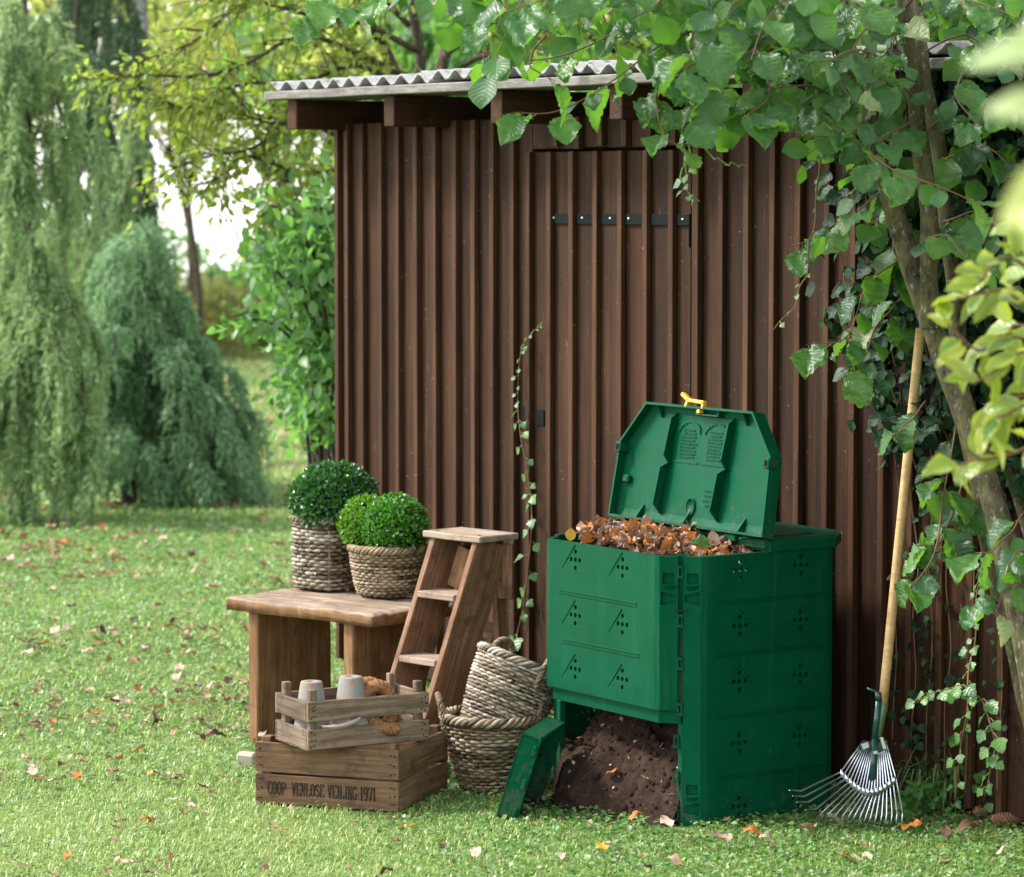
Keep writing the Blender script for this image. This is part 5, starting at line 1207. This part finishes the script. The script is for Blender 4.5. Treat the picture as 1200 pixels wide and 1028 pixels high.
# extra leafy shoots through the crown, also above and to the right of the frame
extra = []
for k in range(240):
    x = random.uniform(560, 1260); lo = 85 if x < 980 else 300
    if x < 760: lo = 25
    y = random.uniform(-260, lo)
    if 1000 > x > 880: y = min(y, 150)
    d = random.uniform(7.6, 8.9) if x < 980 else random.uniform(8.65, 9.0); q = H(x, y, d); dr = norm(rdir(1)[0]+np.array([-.3, 0, -.25])); e = q+dr*random.uniform(.10, .22); twp.append((np.array([q-dr*.12+np.array([0, 0, .05]), q, e]), .003, .0012, 3))
    for v in np.linspace(0, 1, random.randint(3, 5)):
        d2 = norm(dr*.5+rdir(1)[0]*.8+np.array([0, 0, -.45])); nn = norm(np.array([0, 0, 1.0])+VIEW*.5+rdir(1)[0]*.6); extra.append((q+(e-q)*v+d2*.015, d2, nn, random.uniform(.055, .095)))
allsp = spots+extra
P = np.array([s_[0] for s_ in allsp])+O; px, py, zf = proj(P); inv = (px > -20) & (px < 1220) & (py > -40) & (py < 1050)
rank = np.where(inv, np.array([s_[3] for s_ in allsp])/zf, 0); rank[:len(spots)] += np.where(inv[:len(spots)], .004, 0); order = np.argsort(-rank)
nind = 0
for i in order[:288]:
    q, d, nn, s_ = allsp[i]; u = random.random(); pool = ymesh if u < .022 else (pmesh if u < .06 else hmesh)
    o = link('leaf' if pool is hmesh else ('yellow_leaf' if pool is ymesh else 'pale_leaf'), random.choice(pool), None, hz); o.matrix_local = leaf_matrix(q, d, nn, s_*(.68 if pool is ymesh else 1))
rest = order[288:]; low = [leaf_grid(1, .86, 6, 4, fo, cu, .3, .53, .04, sd) for fo, cu, sd in ((.18, .35, 1), (.3, .6, 2), (.12, .2, 3))]
g = scatter_mix(low, np.array([allsp[i][0] for i in rest]), np.array([allsp[i][1] for i in rest]), np.array([allsp[i][2] for i in rest]), np.array([allsp[i][3] for i in rest]))
tag(link('leaves', g.mesh('leaves'), M['hazel_far'], hz), kind='stuff')
link('twigs', branch_geo(twp).mesh('twigs'), M['twig'], hz)
# catkins
g = Geo()
for k in range(46):
    q, d, nn, s_ = spots[random.randrange(len(spots))]
    for c in range(random.randint(2, 3)):
        a = np.array(q)-np.array(d)*.015; e = a+norm(np.array([0, 0, -1.0])+rdir(1)[0]*.5)*random.uniform(.018, .03); V, F = tube(spline([a, (a+e)/2+rdir(1)[0]*.002, e], 5), [.0015, .003, .0032, .003, .001], 5, cap=True); g.add(V, F)
tag(link('catkins', g.mesh('catkins'), M['stem_green'], hz), kind='stuff')

# ================================================================== IVY
ivl = [(lambda V, F, U_: (V*np.array([1, 1, 1]), F, U_))(*leaf_grid(1, .95, 5, 4, .2, .3, .3, .32, .12, s_)) for s_ in (1, 2, 3)]
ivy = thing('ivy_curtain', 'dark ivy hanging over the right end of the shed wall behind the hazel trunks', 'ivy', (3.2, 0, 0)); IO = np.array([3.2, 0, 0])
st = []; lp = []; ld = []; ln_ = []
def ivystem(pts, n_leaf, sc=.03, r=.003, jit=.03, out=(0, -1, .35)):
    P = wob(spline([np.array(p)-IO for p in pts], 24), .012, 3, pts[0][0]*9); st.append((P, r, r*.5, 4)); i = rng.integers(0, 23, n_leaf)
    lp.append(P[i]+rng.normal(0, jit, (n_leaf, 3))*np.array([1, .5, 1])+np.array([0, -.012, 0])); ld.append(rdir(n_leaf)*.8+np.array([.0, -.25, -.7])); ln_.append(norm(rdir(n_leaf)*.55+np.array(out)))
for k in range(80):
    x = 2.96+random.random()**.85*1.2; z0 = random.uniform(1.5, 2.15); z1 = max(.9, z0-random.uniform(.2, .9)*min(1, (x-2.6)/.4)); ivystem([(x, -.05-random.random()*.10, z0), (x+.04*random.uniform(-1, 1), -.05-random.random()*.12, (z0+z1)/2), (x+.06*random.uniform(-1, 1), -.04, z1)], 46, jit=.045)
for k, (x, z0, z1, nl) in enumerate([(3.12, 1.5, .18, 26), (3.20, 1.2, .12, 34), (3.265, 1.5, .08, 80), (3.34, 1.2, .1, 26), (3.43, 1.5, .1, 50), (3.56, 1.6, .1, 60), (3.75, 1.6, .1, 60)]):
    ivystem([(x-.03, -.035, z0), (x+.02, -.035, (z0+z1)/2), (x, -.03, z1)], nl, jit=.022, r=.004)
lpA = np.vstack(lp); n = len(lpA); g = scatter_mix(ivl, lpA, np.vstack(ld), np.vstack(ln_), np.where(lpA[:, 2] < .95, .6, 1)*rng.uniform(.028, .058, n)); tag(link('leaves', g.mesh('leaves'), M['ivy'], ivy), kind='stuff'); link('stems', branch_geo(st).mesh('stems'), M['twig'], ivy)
imesh = []
for V, F, U_ in ivl:
    me = np_mesh('leaf', V, F, U_, True); me.materials.append(M['ivy_young']); imesh.append(me)
def creeper(name, label, pts, n_leaf, sizes, stem_m, mode='wall', group=None):
    b = pts[0]; t = thing(name, label, 'ivy', b, 0, group); Pw = np.array([list(p) for p in pts])-np.array(list(b)); P = wob(spline(Pw, 40), .006, 4, b[0]); link('stem', branch_geo([(P, .0032, .0012, 5)]).mesh('stem'), stem_m, t)
    pet = []
    for k in range(n_leaf):
        f = (k+random.uniform(-.3, .3))/n_leaf; f = min(max(f, 0), 1); i = min(39, int(f*39)); s_ = sizes[0]+(sizes[1]-sizes[0])*f; s_ *= random.uniform(.7, 1.25)
        d = norm(np.array([(-1)**k*.9, -.35, -.35])+rdir(1)[0]*.5); q = P[i]+d*s_*.5; pet.append((np.array([P[i], (P[i]+q)/2+np.array([0, 0, .004]), q]), .0011, .0008, 3))
        o = link('leaf', random.choice(imesh), None, t); o.matrix_local = leaf_matrix(q, norm(d+np.array([0, 0, -.5])), norm(np.array([0, -.8, .7])+rdir(1)[0]*.4), s_)
    link('leaf_stalks', branch_geo(pet).mesh('leaf_stalks'), M['stem_green'], t); return t
wl = lambda x, y: on_y(x, y, -.04)
creeper('climbing_ivy', 'young ivy shoot climbing the shed wall beside the door, above the baskets', [wl(590, 800), wl(604, 752), wl(616, 690), wl(624, 620), wl(618, 560), wl(610, 500), wl(606, 450), wl(612, 410), wl(628, 385), wl(637, 377)], 44, (.046, .012), M['twig'])
creeper('hanging_ivy', 'short pale ivy shoot dangling in front of the door hinge', [at(806, 150, 8.3), at(808, 178, 8.3), at(804, 205, 8.3), at(806, 225, 8.3), at(820, 236, 8.3)], 12, (.034, .022), M['stem_green'])
creeper('hanging_ivy', 'long bare ivy tendril curving down the boards left of the ivy curtain', [at(962, 180, 8.55), at(955, 250, 8.55), at(946, 310, 8.55), at(932, 355, 8.55), at(905, 388, 8.5)], 11, (.018, .014), M['twig'])
creeper('hanging_ivy', 'thin tendril sticking out sideways under the hazel leaves', [at(818, 165, 8.2), at(838, 186, 8.2), at(860, 193, 8.2), at(874, 194, 8.2)], 2, (.014, .010), M['stem_green'])
creeper('climbing_ivy', 'bright-leaved ivy stem rising in front of the wall right of the rake', [ground(1118, 955), at(1130, 850, 8.5), at(1140, 760, 8.55), at(1148, 680, 8.6), at(1152, 655, 8.6)], 30, (.036, .020), M['twig'])
creeper('climbing_ivy', 'leafy ivy shoot stretching left towards the rake socket', [ground(1150, 950), at(1165, 880, 8.4), at(1150, 820, 8.4), at(1115, 805, 8.4), at(1070, 825, 8.4)], 30, (.04, .034), M['twig'])

# ================================================================== FOREGROUND SHRUB
fs_base = at(1290, 600, 5.9); fs_base = Vector((fs_base.x, fs_base.y, 0)); fsh = thing('garden_shrub', 'yellow-edged shrub with glossy leaves at the right edge, nearer than the hazel', 'shrub', fs_base); FO = np.array(fs_base)
fl_ = [leaf_grid(1, .50, 8, 4, fo, cu, .25, .45, 0, sd) for fo, cu, sd in ((.35, .5, 1), (.2, .9, 2), (.45, .2, 3))]; fm = []
for V, F, U_ in fl_:
    me = np_mesh('leaf', V, F, U_, True); me.materials.append(M['shrub']); fm.append(me)
fst = []
def F_(x, y, d): return np.array(A(x, y, d))-FO
main = [np.array([0, 0, 0]), F_(1300, 650, 5.9), F_(1290, 520, 5.9), F_(1270, 380, 5.9), F_(1240, 280, 5.9)]; fst.append((spline(main, 16), .014, .007, 7))
sh = [[(1290, 520, 5.9), (1230, 460, 5.9), (1160, 475, 5.9)], [(1285, 490, 5.9), (1220, 400, 5.85), (1150, 410, 5.8), (1110, 380, 5.8)], [(1280, 470, 5.9), (1225, 380, 5.9), (1180, 345, 5.85), (1120, 350, 5.8)], [(1270, 380, 5.9), (1220, 330, 5.9), (1180, 300, 5.9), (1150, 330, 5.8)], [(1290, 560, 5.9), (1240, 490, 5.85), (1190, 480, 5.8), (1150, 500, 5.75)], [(1290, 540, 5.9), (1220, 520, 5.9), (1150, 540, 5.85), (1120, 545, 5.8)], [(1270, 400, 5.9), (1230, 400, 5.8), (1190, 420, 5.8), (1140, 450, 5.75)], [(1290, 480, 5.9), (1250, 420, 6), (1200, 380, 6.1), (1170, 400, 6.1)], [(1280, 300, 5.9), (1220, 280, 5.9), (1190, 250, 5.9)]]
for s_ in sh:
    P = wob(spline([F_(*q) for q in s_], 14), .006, 2, s_[0][1]); fst.append((P, .005, .002, 5)); m_ = 10
    for k in range(m_):
        i = 4+int((k/(m_-1))*9); T = norm(P[i]-P[i-1]); d = norm(T*.6+rdir(1)[0]*.9+np.array([0, 0, -.1])); o = link('leaf', random.choice(fm), None, fsh)
        o.matrix_local = leaf_matrix(P[i]+d*.008, d, norm(np.array([0, 0, .9])+VIEW*.7+rdir(1)[0]*.6), random.uniform(.05, .085))
link('stems', branch_geo(fst).mesh('stems'), M['twig'], fsh)
nb = at(1420, 300, 2.3); nb = Vector((nb.x, nb.y, 0)); nr = thing('near_sapling', 'very near blurred sapling with pale leaves at the top right corner', 'sapling', nb); NO = np.array(nb)
def N_(x, y, d): return np.array(A(x, y, d))-NO
nst = [(spline([np.array([0, 0, 0]), N_(1420, 900, 2.3), N_(1410, 400, 2.3), N_(1400, 100, 2.3)], 14), .008, .004, 6)]
nm = []
for V, F, U_ in fl_:
    me = np_mesh('leaf', V, F, U_, True); me.materials.append(M['shrub_near']); nm.append(me)
for (x, y, dx, dy, s_, d) in [(1265, 70, -1, .12, .09, 2.5), (1310, 10, -1, .2, .08, 2.5), (1262, 130, -1, -.10, .07, 2.5), (1275, 190, -.75, .6, .085, 2.5), (1310, 250, -.8, .4, .07, 2.5)]:
    q = N_(x, y, d); e = N_(1405, y+40, 2.3); nst.append((spline([e, (e+q)/2+np.array([0, 0, .01]), q], 8), .0025, .0012, 5)); dr = norm(np.array(RIGHT)*dx+np.array([0, 0, -dy])+rdir(1)[0]*.15)
    o = link('leaf', random.choice(nm), None, nr); o.matrix_local = leaf_matrix(q, dr, norm(np.array([0, 0, .8])+VIEW*.8+rdir(1)[0]*.3), s_)
link('stems', branch_geo(nst).mesh('stems'), M['twig'], nr)

# ================================================================== AT THE FOOT OF THE WALL
def tuft(label, c, n, L, m, cat='grass tuft', name='grass_tuft', w=.005, group='long grass tufts by the wall'):
    t = thing(name, label, cat, c, 0, group); g = Geo()
    for k in range(n):
        a = random.uniform(0, 6.28); l = L*random.uniform(.5, 1.1); o = np.array([math.cos(a), math.sin(a), 0]); b = o*random.uniform(0, .03); b[2] = -.01; ln = random.uniform(.25, .9)
        P = spline([b, b+o*l*.25*ln+np.array([0, 0, l*.55]), b+o*l*.6*ln+np.array([0, 0, l*(.85-.3*ln)]), b+o*l*.85*ln+np.array([0, 0, l*(.72-.75*ln)])], 7); sd = np.cross(o, [0, 0, 1]); ww = w*np.array([.6, 1, 1, .9, .7, .45, .05])[:, None]
        V = np.vstack([P-sd*ww, P+sd*ww]); F = np.array([(i, i+1, 8+i, 7+i) for i in range(6)]); V[:, 2] = np.maximum(V[:, 2], -.01); g.add(V, F)
    link('blades', g.mesh('blades'), m, t); return t
M['longgrass'] = leafmat('long_grass', [(.05, .12, .03), (.09, .18, .045), (.15, .22, .07), (.28, .24, .10)], (.1, .16, .05), .5, .3, .3, (.15, .3, .05), 0, obj=False)
for k, (x, y, n, L, lb) in enumerate([(1085, 945, 44, .16, 'grass tuft just right of the rake'), (1112, 948, 40, .19, 'grass tuft beside the low nettle'), (1150, 940, 60, .27, 'tall grass tuft under the hazel'), (1178, 935, 60, .30, 'tall grass tuft at the right edge'), (1195, 950, 40, .22, 'grass tuft behind the pine cones'), (1130, 925, 50, .25, 'grass tuft against the wall under the ivy')]):
    tuft(lb, ground(x, y), int(n*1.4), L*1.15, M['longgrass'])
hm = leaf_grid(1, .7, 6, 4, .25, .4, .3, .45, .08, 5)
def herb(label, c, n, h, s0, group='low leafy weeds by the wall'):
    n = int(n*1.6); t = thing('leafy_weed', label, 'weed', c, 0, group); P = []; D = []; N = []; S = []; paths = []
    for k in range(max(2, n//10)):
        a = random.uniform(0, 6.28); e = np.array([math.cos(a)*h*.4, math.sin(a)*h*.4, h*random.uniform(.6, 1.1)]); pa = spline([(0, 0, -.01), e*.5+np.array([0, 0, h*.1]), e], 10); paths.append((pa, .0025, .0012, 4))
        for q in range(10):
            i = rng.integers(2, 10); d = norm(rdir(1)[0]+np.array([0, 0, -.1])); P.append(pa[i]+d*.01); D.append(d); N.append(norm(np.array([0, 0, 1.])+VIEW*.4+rdir(1)[0]*.4)); S.append(s0*random.uniform(.6, 1.3))
    V, F, U_ = scatter(hm, np.array(P), np.array(D), np.array(N), np.array(S)); tag(link('leaves', np_mesh('leaves', V, F, U_, True), M['herb'], t), kind='stuff'); link('stems', branch_geo(paths).mesh('stems'), M['stem_green'], t); return t
for (x, y, n, h, s_, lb) in [(1128, 952, 30, .17, .045, 'bright nettle-like weed in front of the ivy stem'), (1165, 940, 40, .22, .05, 'leafy weed between the two tall grass tufts'), (1190, 925, 40, .30, .05, 'leafy weed with drooping leaves at the right edge behind the cones'), (1098, 955, 20, .08, .03, 'tiny weed at the foot of the wall'), (1075, 958, 24, .10, .035, 'low leafy weed hugging the wall foot just right of the rake head'), (1108, 940, 40, .20, .045, 'dark leafy weed against the wall behind the nettle'), (1148, 955, 36, .15, .045, 'low leafy weed left of the pine cones'), (1180, 945, 44, .26, .05, 'bushy leafy weed behind the pine cones'), (1198, 930, 44, .36, .055, 'tallest leafy weed at the right edge under the trunk'), (545, 925, 22, .10, .035, 'small weed between the crate and the baskets'), (118, 575, 26, .35, .08, 'light green weed under the weeping conifer')]:
    herb(lb, ground(x, y), n, h, s_)
# pine cones
def cone(label, c, rz, L=.085, r=.019):
    t = thing('pine_cone', label, 'pine cone', c, rz, 'fallen pine cones'); V, F = tube([(x, 0, 0) for x in np.linspace(-L/2, L/2, 10)], r*.7*np.sin(np.linspace(.35, 2.9, 10)), 10, cap=True)
    link('core', np_mesh('core', V, F, smooth=True), M['cone'], t); P = []; D = []; N = []
    for k in range(120):
        f = k/119; a = k*2.39996; x = -L/2+L*f*.96; rr = r*math.sin(.45+2.3*f)*.86; rad = np.array([0, math.cos(a), math.sin(a)]); P.append(np.array([x, 0, 0])+rad*rr*.8); D.append(np.array([.75, 0, 0])+rad*.75); N.append(rad-np.array([.4, 0, 0]))
    V, F, U_ = scatter(leaf_grid(1, 1.0, 3, 2, .1, -.2, wide=.6), np.array(P), np.array(D), np.array(N), .0115); tag(link('scales', np_mesh('scales', V, F), M['cone'], t), kind='stuff')
for (x, y, a, lb) in ((1178, 968, YAW+.1, 'reddish pine cone lying in front at the right edge'), (1155, 958, YAW+.5, 'pine cone half hidden behind the front cone'), (1196, 950, YAW-.1, 'dark pine cone at the back of the pair')):
    c = ground(x, y); c.z = .018; cone(lb, c, a)

# ================================================================== GRASS, GROUND COVER, FALLEN LEAVES
def inside_block(P):
    X, Y = P[:, 0], P[:, 1]
    b = (X > -.0) & (X < SHED_L) & (Y > -.004); b |= (X > BX0) & (X < BX1) & (Y > BY0-.02) & (Y < BY1)
    q = P[:, :2]-np.array([lcL.x, lcL.y]); a = math.atan2(-dirL.y, -dirL.x); u = q[:, 0]*math.cos(a)+q[:, 1]*math.sin(a); v = -q[:, 0]*math.sin(a)+q[:, 1]*math.cos(a)
    b |= (u > 0) & (u < LW) & (v > 0) & (v < LD); b |= np.hypot(X-kb.x, Y-kb.y) < .10
    return b
def spread(n, d0, d1, mfac=.62, pw=1.0):
    u = rng.random(n); D = d0+(d1-d0)*u**pw; L = (rng.random(n)-.5)*2*mfac*(1200/FPX)*D
    P = np.array(CAM)[None, :2]+D[:, None]*np.array(FWD)[None, :2]+L[:, None]*np.array(RIGHT)[None, :2]; Z = ground_h(P[:, 0], P[:, 1]); return np.column_stack([P, Z]), D
def grass():
    Vs = []; nt = 0
    for (n, d0, d1, h, w, pw) in ((85000, 7.9, 10.2, .022, .0016, 1.0), (85000, 10.2, 17, .026, .0027, 1.0), (80000, 17, 46, .045, .0065, 1.4)):
        P, D = spread(n, d0, d1, pw=pw); P = P[~inside_block(P)]
        if d0 < 9: P = P[~((P[:, 0] > 2.5) & (P[:, 0] < 3.12) & (P[:, 1] > -.93) & (P[:, 1] < -.75) & (rng.random(len(P)) < .8))]
        pn = np.array([mnoise.noise(Vector((p[0]*1.4, p[1]*1.4, 0))) for p in P[::1]]) if n < 10**6 else 0
        n = len(P); a = rng.uniform(0, 6.283, n); hh = h*rng.uniform(.45, 1.35, n)*(1+.5*pn); ln = rng.uniform(.25, 1.6, n); dx = np.column_stack([np.cos(a), np.sin(a), np.zeros(n)]); sx = np.column_stack([-np.sin(a), np.cos(a), np.zeros(n)]); up = np.array([0, 0, 1.])
        ww = (w*rng.uniform(.7, 1.4, n))[:, None]; P[:, 2] -= .004
        mid = P+up*hh[:, None]*.6+dx*(hh*ln*.3)[:, None]; tip = P+up*(hh*(1-.33*ln))[:, None]+dx*(hh*ln*.95)[:, None]
        Vs.append(np.stack([P-sx*ww, P+sx*ww, mid+sx*ww*.75, mid-sx*ww*.75, tip], 1).reshape(-1, 3)); nt += n
    V = np.vstack(Vs); b = (np.arange(nt)*5)[:, None]; F = np.vstack([b+np.array([0, 1, 2]), b+np.array([0, 2, 3]), b+np.array([3, 2, 4])])
    tag(link('grass', np_mesh('grass', V, F), M['grass']), kind='stuff')
grass()
def cover():
    P, D = spread(30000, 7.9, 9.6); px, py, zf = proj(P); f = np.clip((px-330)/400, .05, 1); P = P[(rng.random(len(P)) < f) & ~inside_block(P)]; n = len(P); P[:, 2] += rng.uniform(.004, .026, n)
    Q, D = spread(42000, 9.4, 19); Q = Q[~inside_block(Q)]; Q[:, 2] += rng.uniform(.008, .026, len(Q)); P = np.vstack([P, Q]); n = len(P); DD = np.hypot(P[:, 0]-CAM.x, P[:, 1]-CAM.y)
    g = scatter_mix([leaf_grid(1, .9, 2, 2, .2, .3, .2, .55, 0, 1), leaf_grid(1, .8, 2, 2, .35, .5, .2, .5, 0, 2)], P, norm(rdir(n)*np.array([1, 1, .3])), norm(rdir(n)*.5+np.array([0, 0, 1.])), rng.uniform(.008, .021, n)*np.clip(DD/9, 1, 1.8)); tag(link('ground_cover', g.mesh('ground_cover'), M['clover'], None), kind='stuff')
M['clover'] = leafmat('clover_leaf', [(.04, .13, .03), (.07, .19, .035), (.12, .25, .06), (.20, .29, .07), (.15, .25, .13), (.25, .31, .16)], (.22, .32, .16), .42, .4, .3, (.18, .42, .06), 0, obj=False)
cover()
dl = [leaf_grid(1, w, 7, 4, fo, cu, wv, wd, .03, sd) for w, fo, cu, wv, wd, sd in ((.62, .25, .5, .8, .45, 1), (.75, .1, -.5, 1.0, .5, 2), (.55, .45, .3, .7, .45, 3), (.68, .2, .9, .9, .48, 4), (.8, .2, -.7, .8, .5, 5))]
dcol = {'brown': (.12, .06, .037), 'pale': (.46, .33, .255), 'tan': (.29, .18, .12), 'orange': (.42, .14, .025), 'dark': (.055, .026, .018), 'yellow': (.55, .34, .05)}
dm = {}
for c, rgb in dcol.items():
    mt = leafmat('fallen_leaf_'+c, [tuple(v*.75 for v in rgb), rgb, tuple(min(1, v*1.2) for v in rgb)], tuple(min(.6, v*1.25+.05) for v in rgb), .6, .3, .12, rgb, 6, vs=.25, spotcol=tuple(v*.35 for v in rgb)); dm[c] = []
    for V, F, U_ in dl:
        V = V.copy(); V[:, 1] -= .5; V[:, 2] -= V[:, 2].min()-.0; me = np_mesh('fallen_leaf', V, F, U_, True); me.materials.append(mt); dm[c].append(me)
dlab = {'brown': 'crumpled brown leaf lying on the lawn', 'pale': 'pale pinkish dry leaf lying on the lawn', 'tan': 'tan dry leaf lying on the lawn', 'orange': 'orange autumn leaf lying on the lawn', 'dark': 'dark shrivelled leaf lying on the lawn', 'yellow': 'yellow leaf lying on the lawn'}
def fallen(p, c, s_, label=None, tilt=.15):
    o = link('fallen_leaf', random.choice(dm[c]), None, None); n_ = norm(np.array([0, 0, 1.0])+rdir(1)[0]*tilt); o.matrix_world = leaf_matrix(p, norm(rdir(1)[0]*np.array([1, 1, .1])), n_, s_); tag(o, label or dlab[c], 'leaf', 'fallen leaves on the lawn'); return o
P, D = spread(15000, 8.0, 38, pw=1.25); px, py, zf = proj(P)
cl = np.array([mnoise.noise(Vector((p[0]*.8, p[1]*.8, 5)))+.5*mnoise.noise(Vector((p[0]*2.5, p[1]*2.5, 2))) for p in P])
keep = ~inside_block(P) & (rng.random(len(P)) < np.clip(.5+cl*2.6, .10, 1)*np.where((D < 9.3), .15, 1)); P, D, px, py = P[keep], D[keep], px[keep], py[keep]
vis = (px > -15) & (px < 1215) & (py > 0) & (py < 1050); hidden = (P[:, 1] > 0) & (P[:, 0] > 0); vis &= ~hidden
sz = rng.uniform(.020, .056, len(P))*np.where(rng.random(len(P)) < .4, .7, 1)*np.clip(D/12, .85, 1.25); order = np.argsort(-np.where(vis, sz/D, 0)); names = list(dcol)
for i in order[:255]:
    fallen(P[i]+np.array([0, 0, .020]), random.choices(names, (4, 10, 6, 2, 1.5, .6))[0], sz[i])
rest = order[255:]; n = len(rest)
g = scatter_mix(dl, P[rest]+np.array([0, 0, .030]), norm(rdir(n)*np.array([1, 1, .1])), norm(np.array([0, 0, 1.])+rdir(n)*.4), sz[rest]*1.05); tag(link('fallen_leaves', g.mesh('fallen_leaves'), M['dead_far']), kind='stuff')
for (x, y, c, s_, lb, z) in [(1068, 971, 'orange', .062, 'bright orange crinkled leaf beside the rake tines', .02), (1135, 975, 'brown', .085, 'large curled brown leaf right of the orange leaf', .025), (978, 968, 'pale', .07, 'pale leaf caught under the left rake tines', .015), (948, 978, 'tan', .075, 'tan leaf lying left of the rake tines', .015), (1108, 980, 'brown', .05, 'reddish brown leaf left of the large curled leaf', .015), (782, 968, 'pale', .05, 'pale leaf at the foot of the spilled compost', .02), (885, 985, 'orange', .06, 'orange-tan leaf in front of the bin corner', .015), (898, 992, 'pale', .05, 'pale leaf in front of the bin corner', .015), (715, 912, 'orange', .034, 'bright orange leaf lying on the compost slope', .13), (680, 870, 'orange', .024, 'small orange leaf high on the compost slope', .25), (744, 962, 'orange', .045, 'upright brown-orange leaf at the foot of the compost', .03), (690, 965, 'pale', .03, 'small pale leaf at the left foot of the compost', .02), (1195, 955, 'orange', .05, 'orange leaf at the right edge above the pine cones', .02), (1150, 950, 'pale', .06, 'grey dry leaf behind the pine cones', .02), (162, 882, 'orange', .05, 'orange leaf beside a pale leaf on the open lawn', .015), (252, 866, 'dark', .075, 'dark curled leaf near the bench leg', .015)]:
    p = ground(x, y, z)
    if 'compost' in lb and z > .1 or 'slope' in lb:
        k = np.argmin(np.hypot(*(np.array(proj(SOILV)[:2])-np.array([[x], [y]])))); p = Vector(SOILV[k])+Vector((0, 0, .008))
    fallen(np.array(p), c, s_, lb)

# leaves heaped in the bin
heap = thing('leaf_heap', 'heap of brown and orange autumn leaves filling the open compost bin', 'leaf heap', (bc.x, bc.y, 0)); HO = np.array([bc.x, bc.y, 0])
hx = np.linspace(BX0+.03, BX1-.03, 40); hy = np.linspace(BY0+.03, BY1-.03, 40); X, Y = np.meshgrid(hx, hy, indexing='ij')
def heap_h(X, Y):
    u = (X-bc.x)/.29; v = (Y+.62)/.2
    return .728+.030*np.exp(-(u+.25)**2*1.1-(v)**2*.7)+.012*np.sin(X*31)*np.sin(Y*27)-.05*np.clip((X-2.98)/.12, 0, 1)
cmask = (np.abs(X-bc.x)/.28+np.abs(Y-bc.y)/.285) < 1.62
Zh = np.where(cmask, heap_h(X, Y), .60); V = np.stack([X, Y, Zh], -1).reshape(-1, 3)-HO; I, J = np.meshgrid(np.arange(39), np.arange(39), indexing='ij'); F = np.stack([I*40+J, (I+1)*40+J, (I+1)*40+J+1, I*40+J+1], -1).reshape(-1, 4)
tag(link('leaf_mould', np_mesh('leaf_mould', V, F, smooth=True), M['soil'], heap), kind='stuff')
n = 1500; P = np.column_stack([rng.uniform(BX0+.03, BX1-.03, n), rng.uniform(BY0+.03, HY+bc.y+.06, n)]); k = (np.abs(P[:, 0]-bc.x)/.28+np.abs(P[:, 1]-bc.y)/.285) < 1.58; P = P[k]; n = len(P); P = np.column_stack([P, heap_h(P[:, 0], P[:, 1])+rng.uniform(-.004, .016, n)])-HO
g = scatter_mix(dl, P[260:], rdir(n-260), norm(np.array([0, 0, .9])+rdir(n-260)*.9), rng.uniform(.02, .045, n-260)); tag(link('leaves', g.mesh('leaves'), M['dead_far'], heap), kind='stuff')
for p in P[:260]:
    c = random.choices(names, (6, 4, 3, 10, 1.5, .4))[0]; o = link('leaf', random.choice(dm[c]), None, heap); o.matrix_local = leaf_matrix(p+np.array([0, 0, .010]), rdir(1)[0], norm(np.array([0, 0, .9])+VIEW*.4+rdir(1)[0]*.8), random.uniform(.024, .048))
o = link('yellow_leaf', random.choice(dm['yellow']), None, heap); o.matrix_local = leaf_matrix(np.array(on_y(668, 626, BY0+.05))-HO, (0, 0, 1), VIEW+np.array([.3, 0, 0]), .04)
o = link('green_leaf', random.choice(hmesh), None, heap); o.matrix_local = leaf_matrix(np.array(on_y(810, 640, BY0+.13))-HO+np.array([0, 0, .01]), np.array(RIGHT), np.array([0, 0, 1.])+VIEW*.6, .055)
# straws and bits on the compost slope
n = 120; vis_ = SOILV[(SOILV[:, 1] < -.55) & (SOILV[:, 2] > .01)]; P = vis_[rng.integers(0, len(vis_), n)]+np.array([0, 0, .004]); g = scatter_mix([DIA, diamond(1, .12, 0)], P, rdir(n)*np.array([1, 1, .4]), norm(rdir(n)*.5+np.array([0, -.6, .8])), rng.uniform(.008, .022, n)); tag(link('straw_bits', g.mesh('straw_bits', False), M['straw'], bpy.data.objects['compost_soil']), kind='stuff')

for o in scene.objects:
    if o.type == 'MESH' and o.parent and o.name.split('.')[0] in ('twigs', 'leaf_stalks', 'moulded_lettering', 'nails', 'stakes', 'blades', 'stems'): o['kind'] = 'stuff'
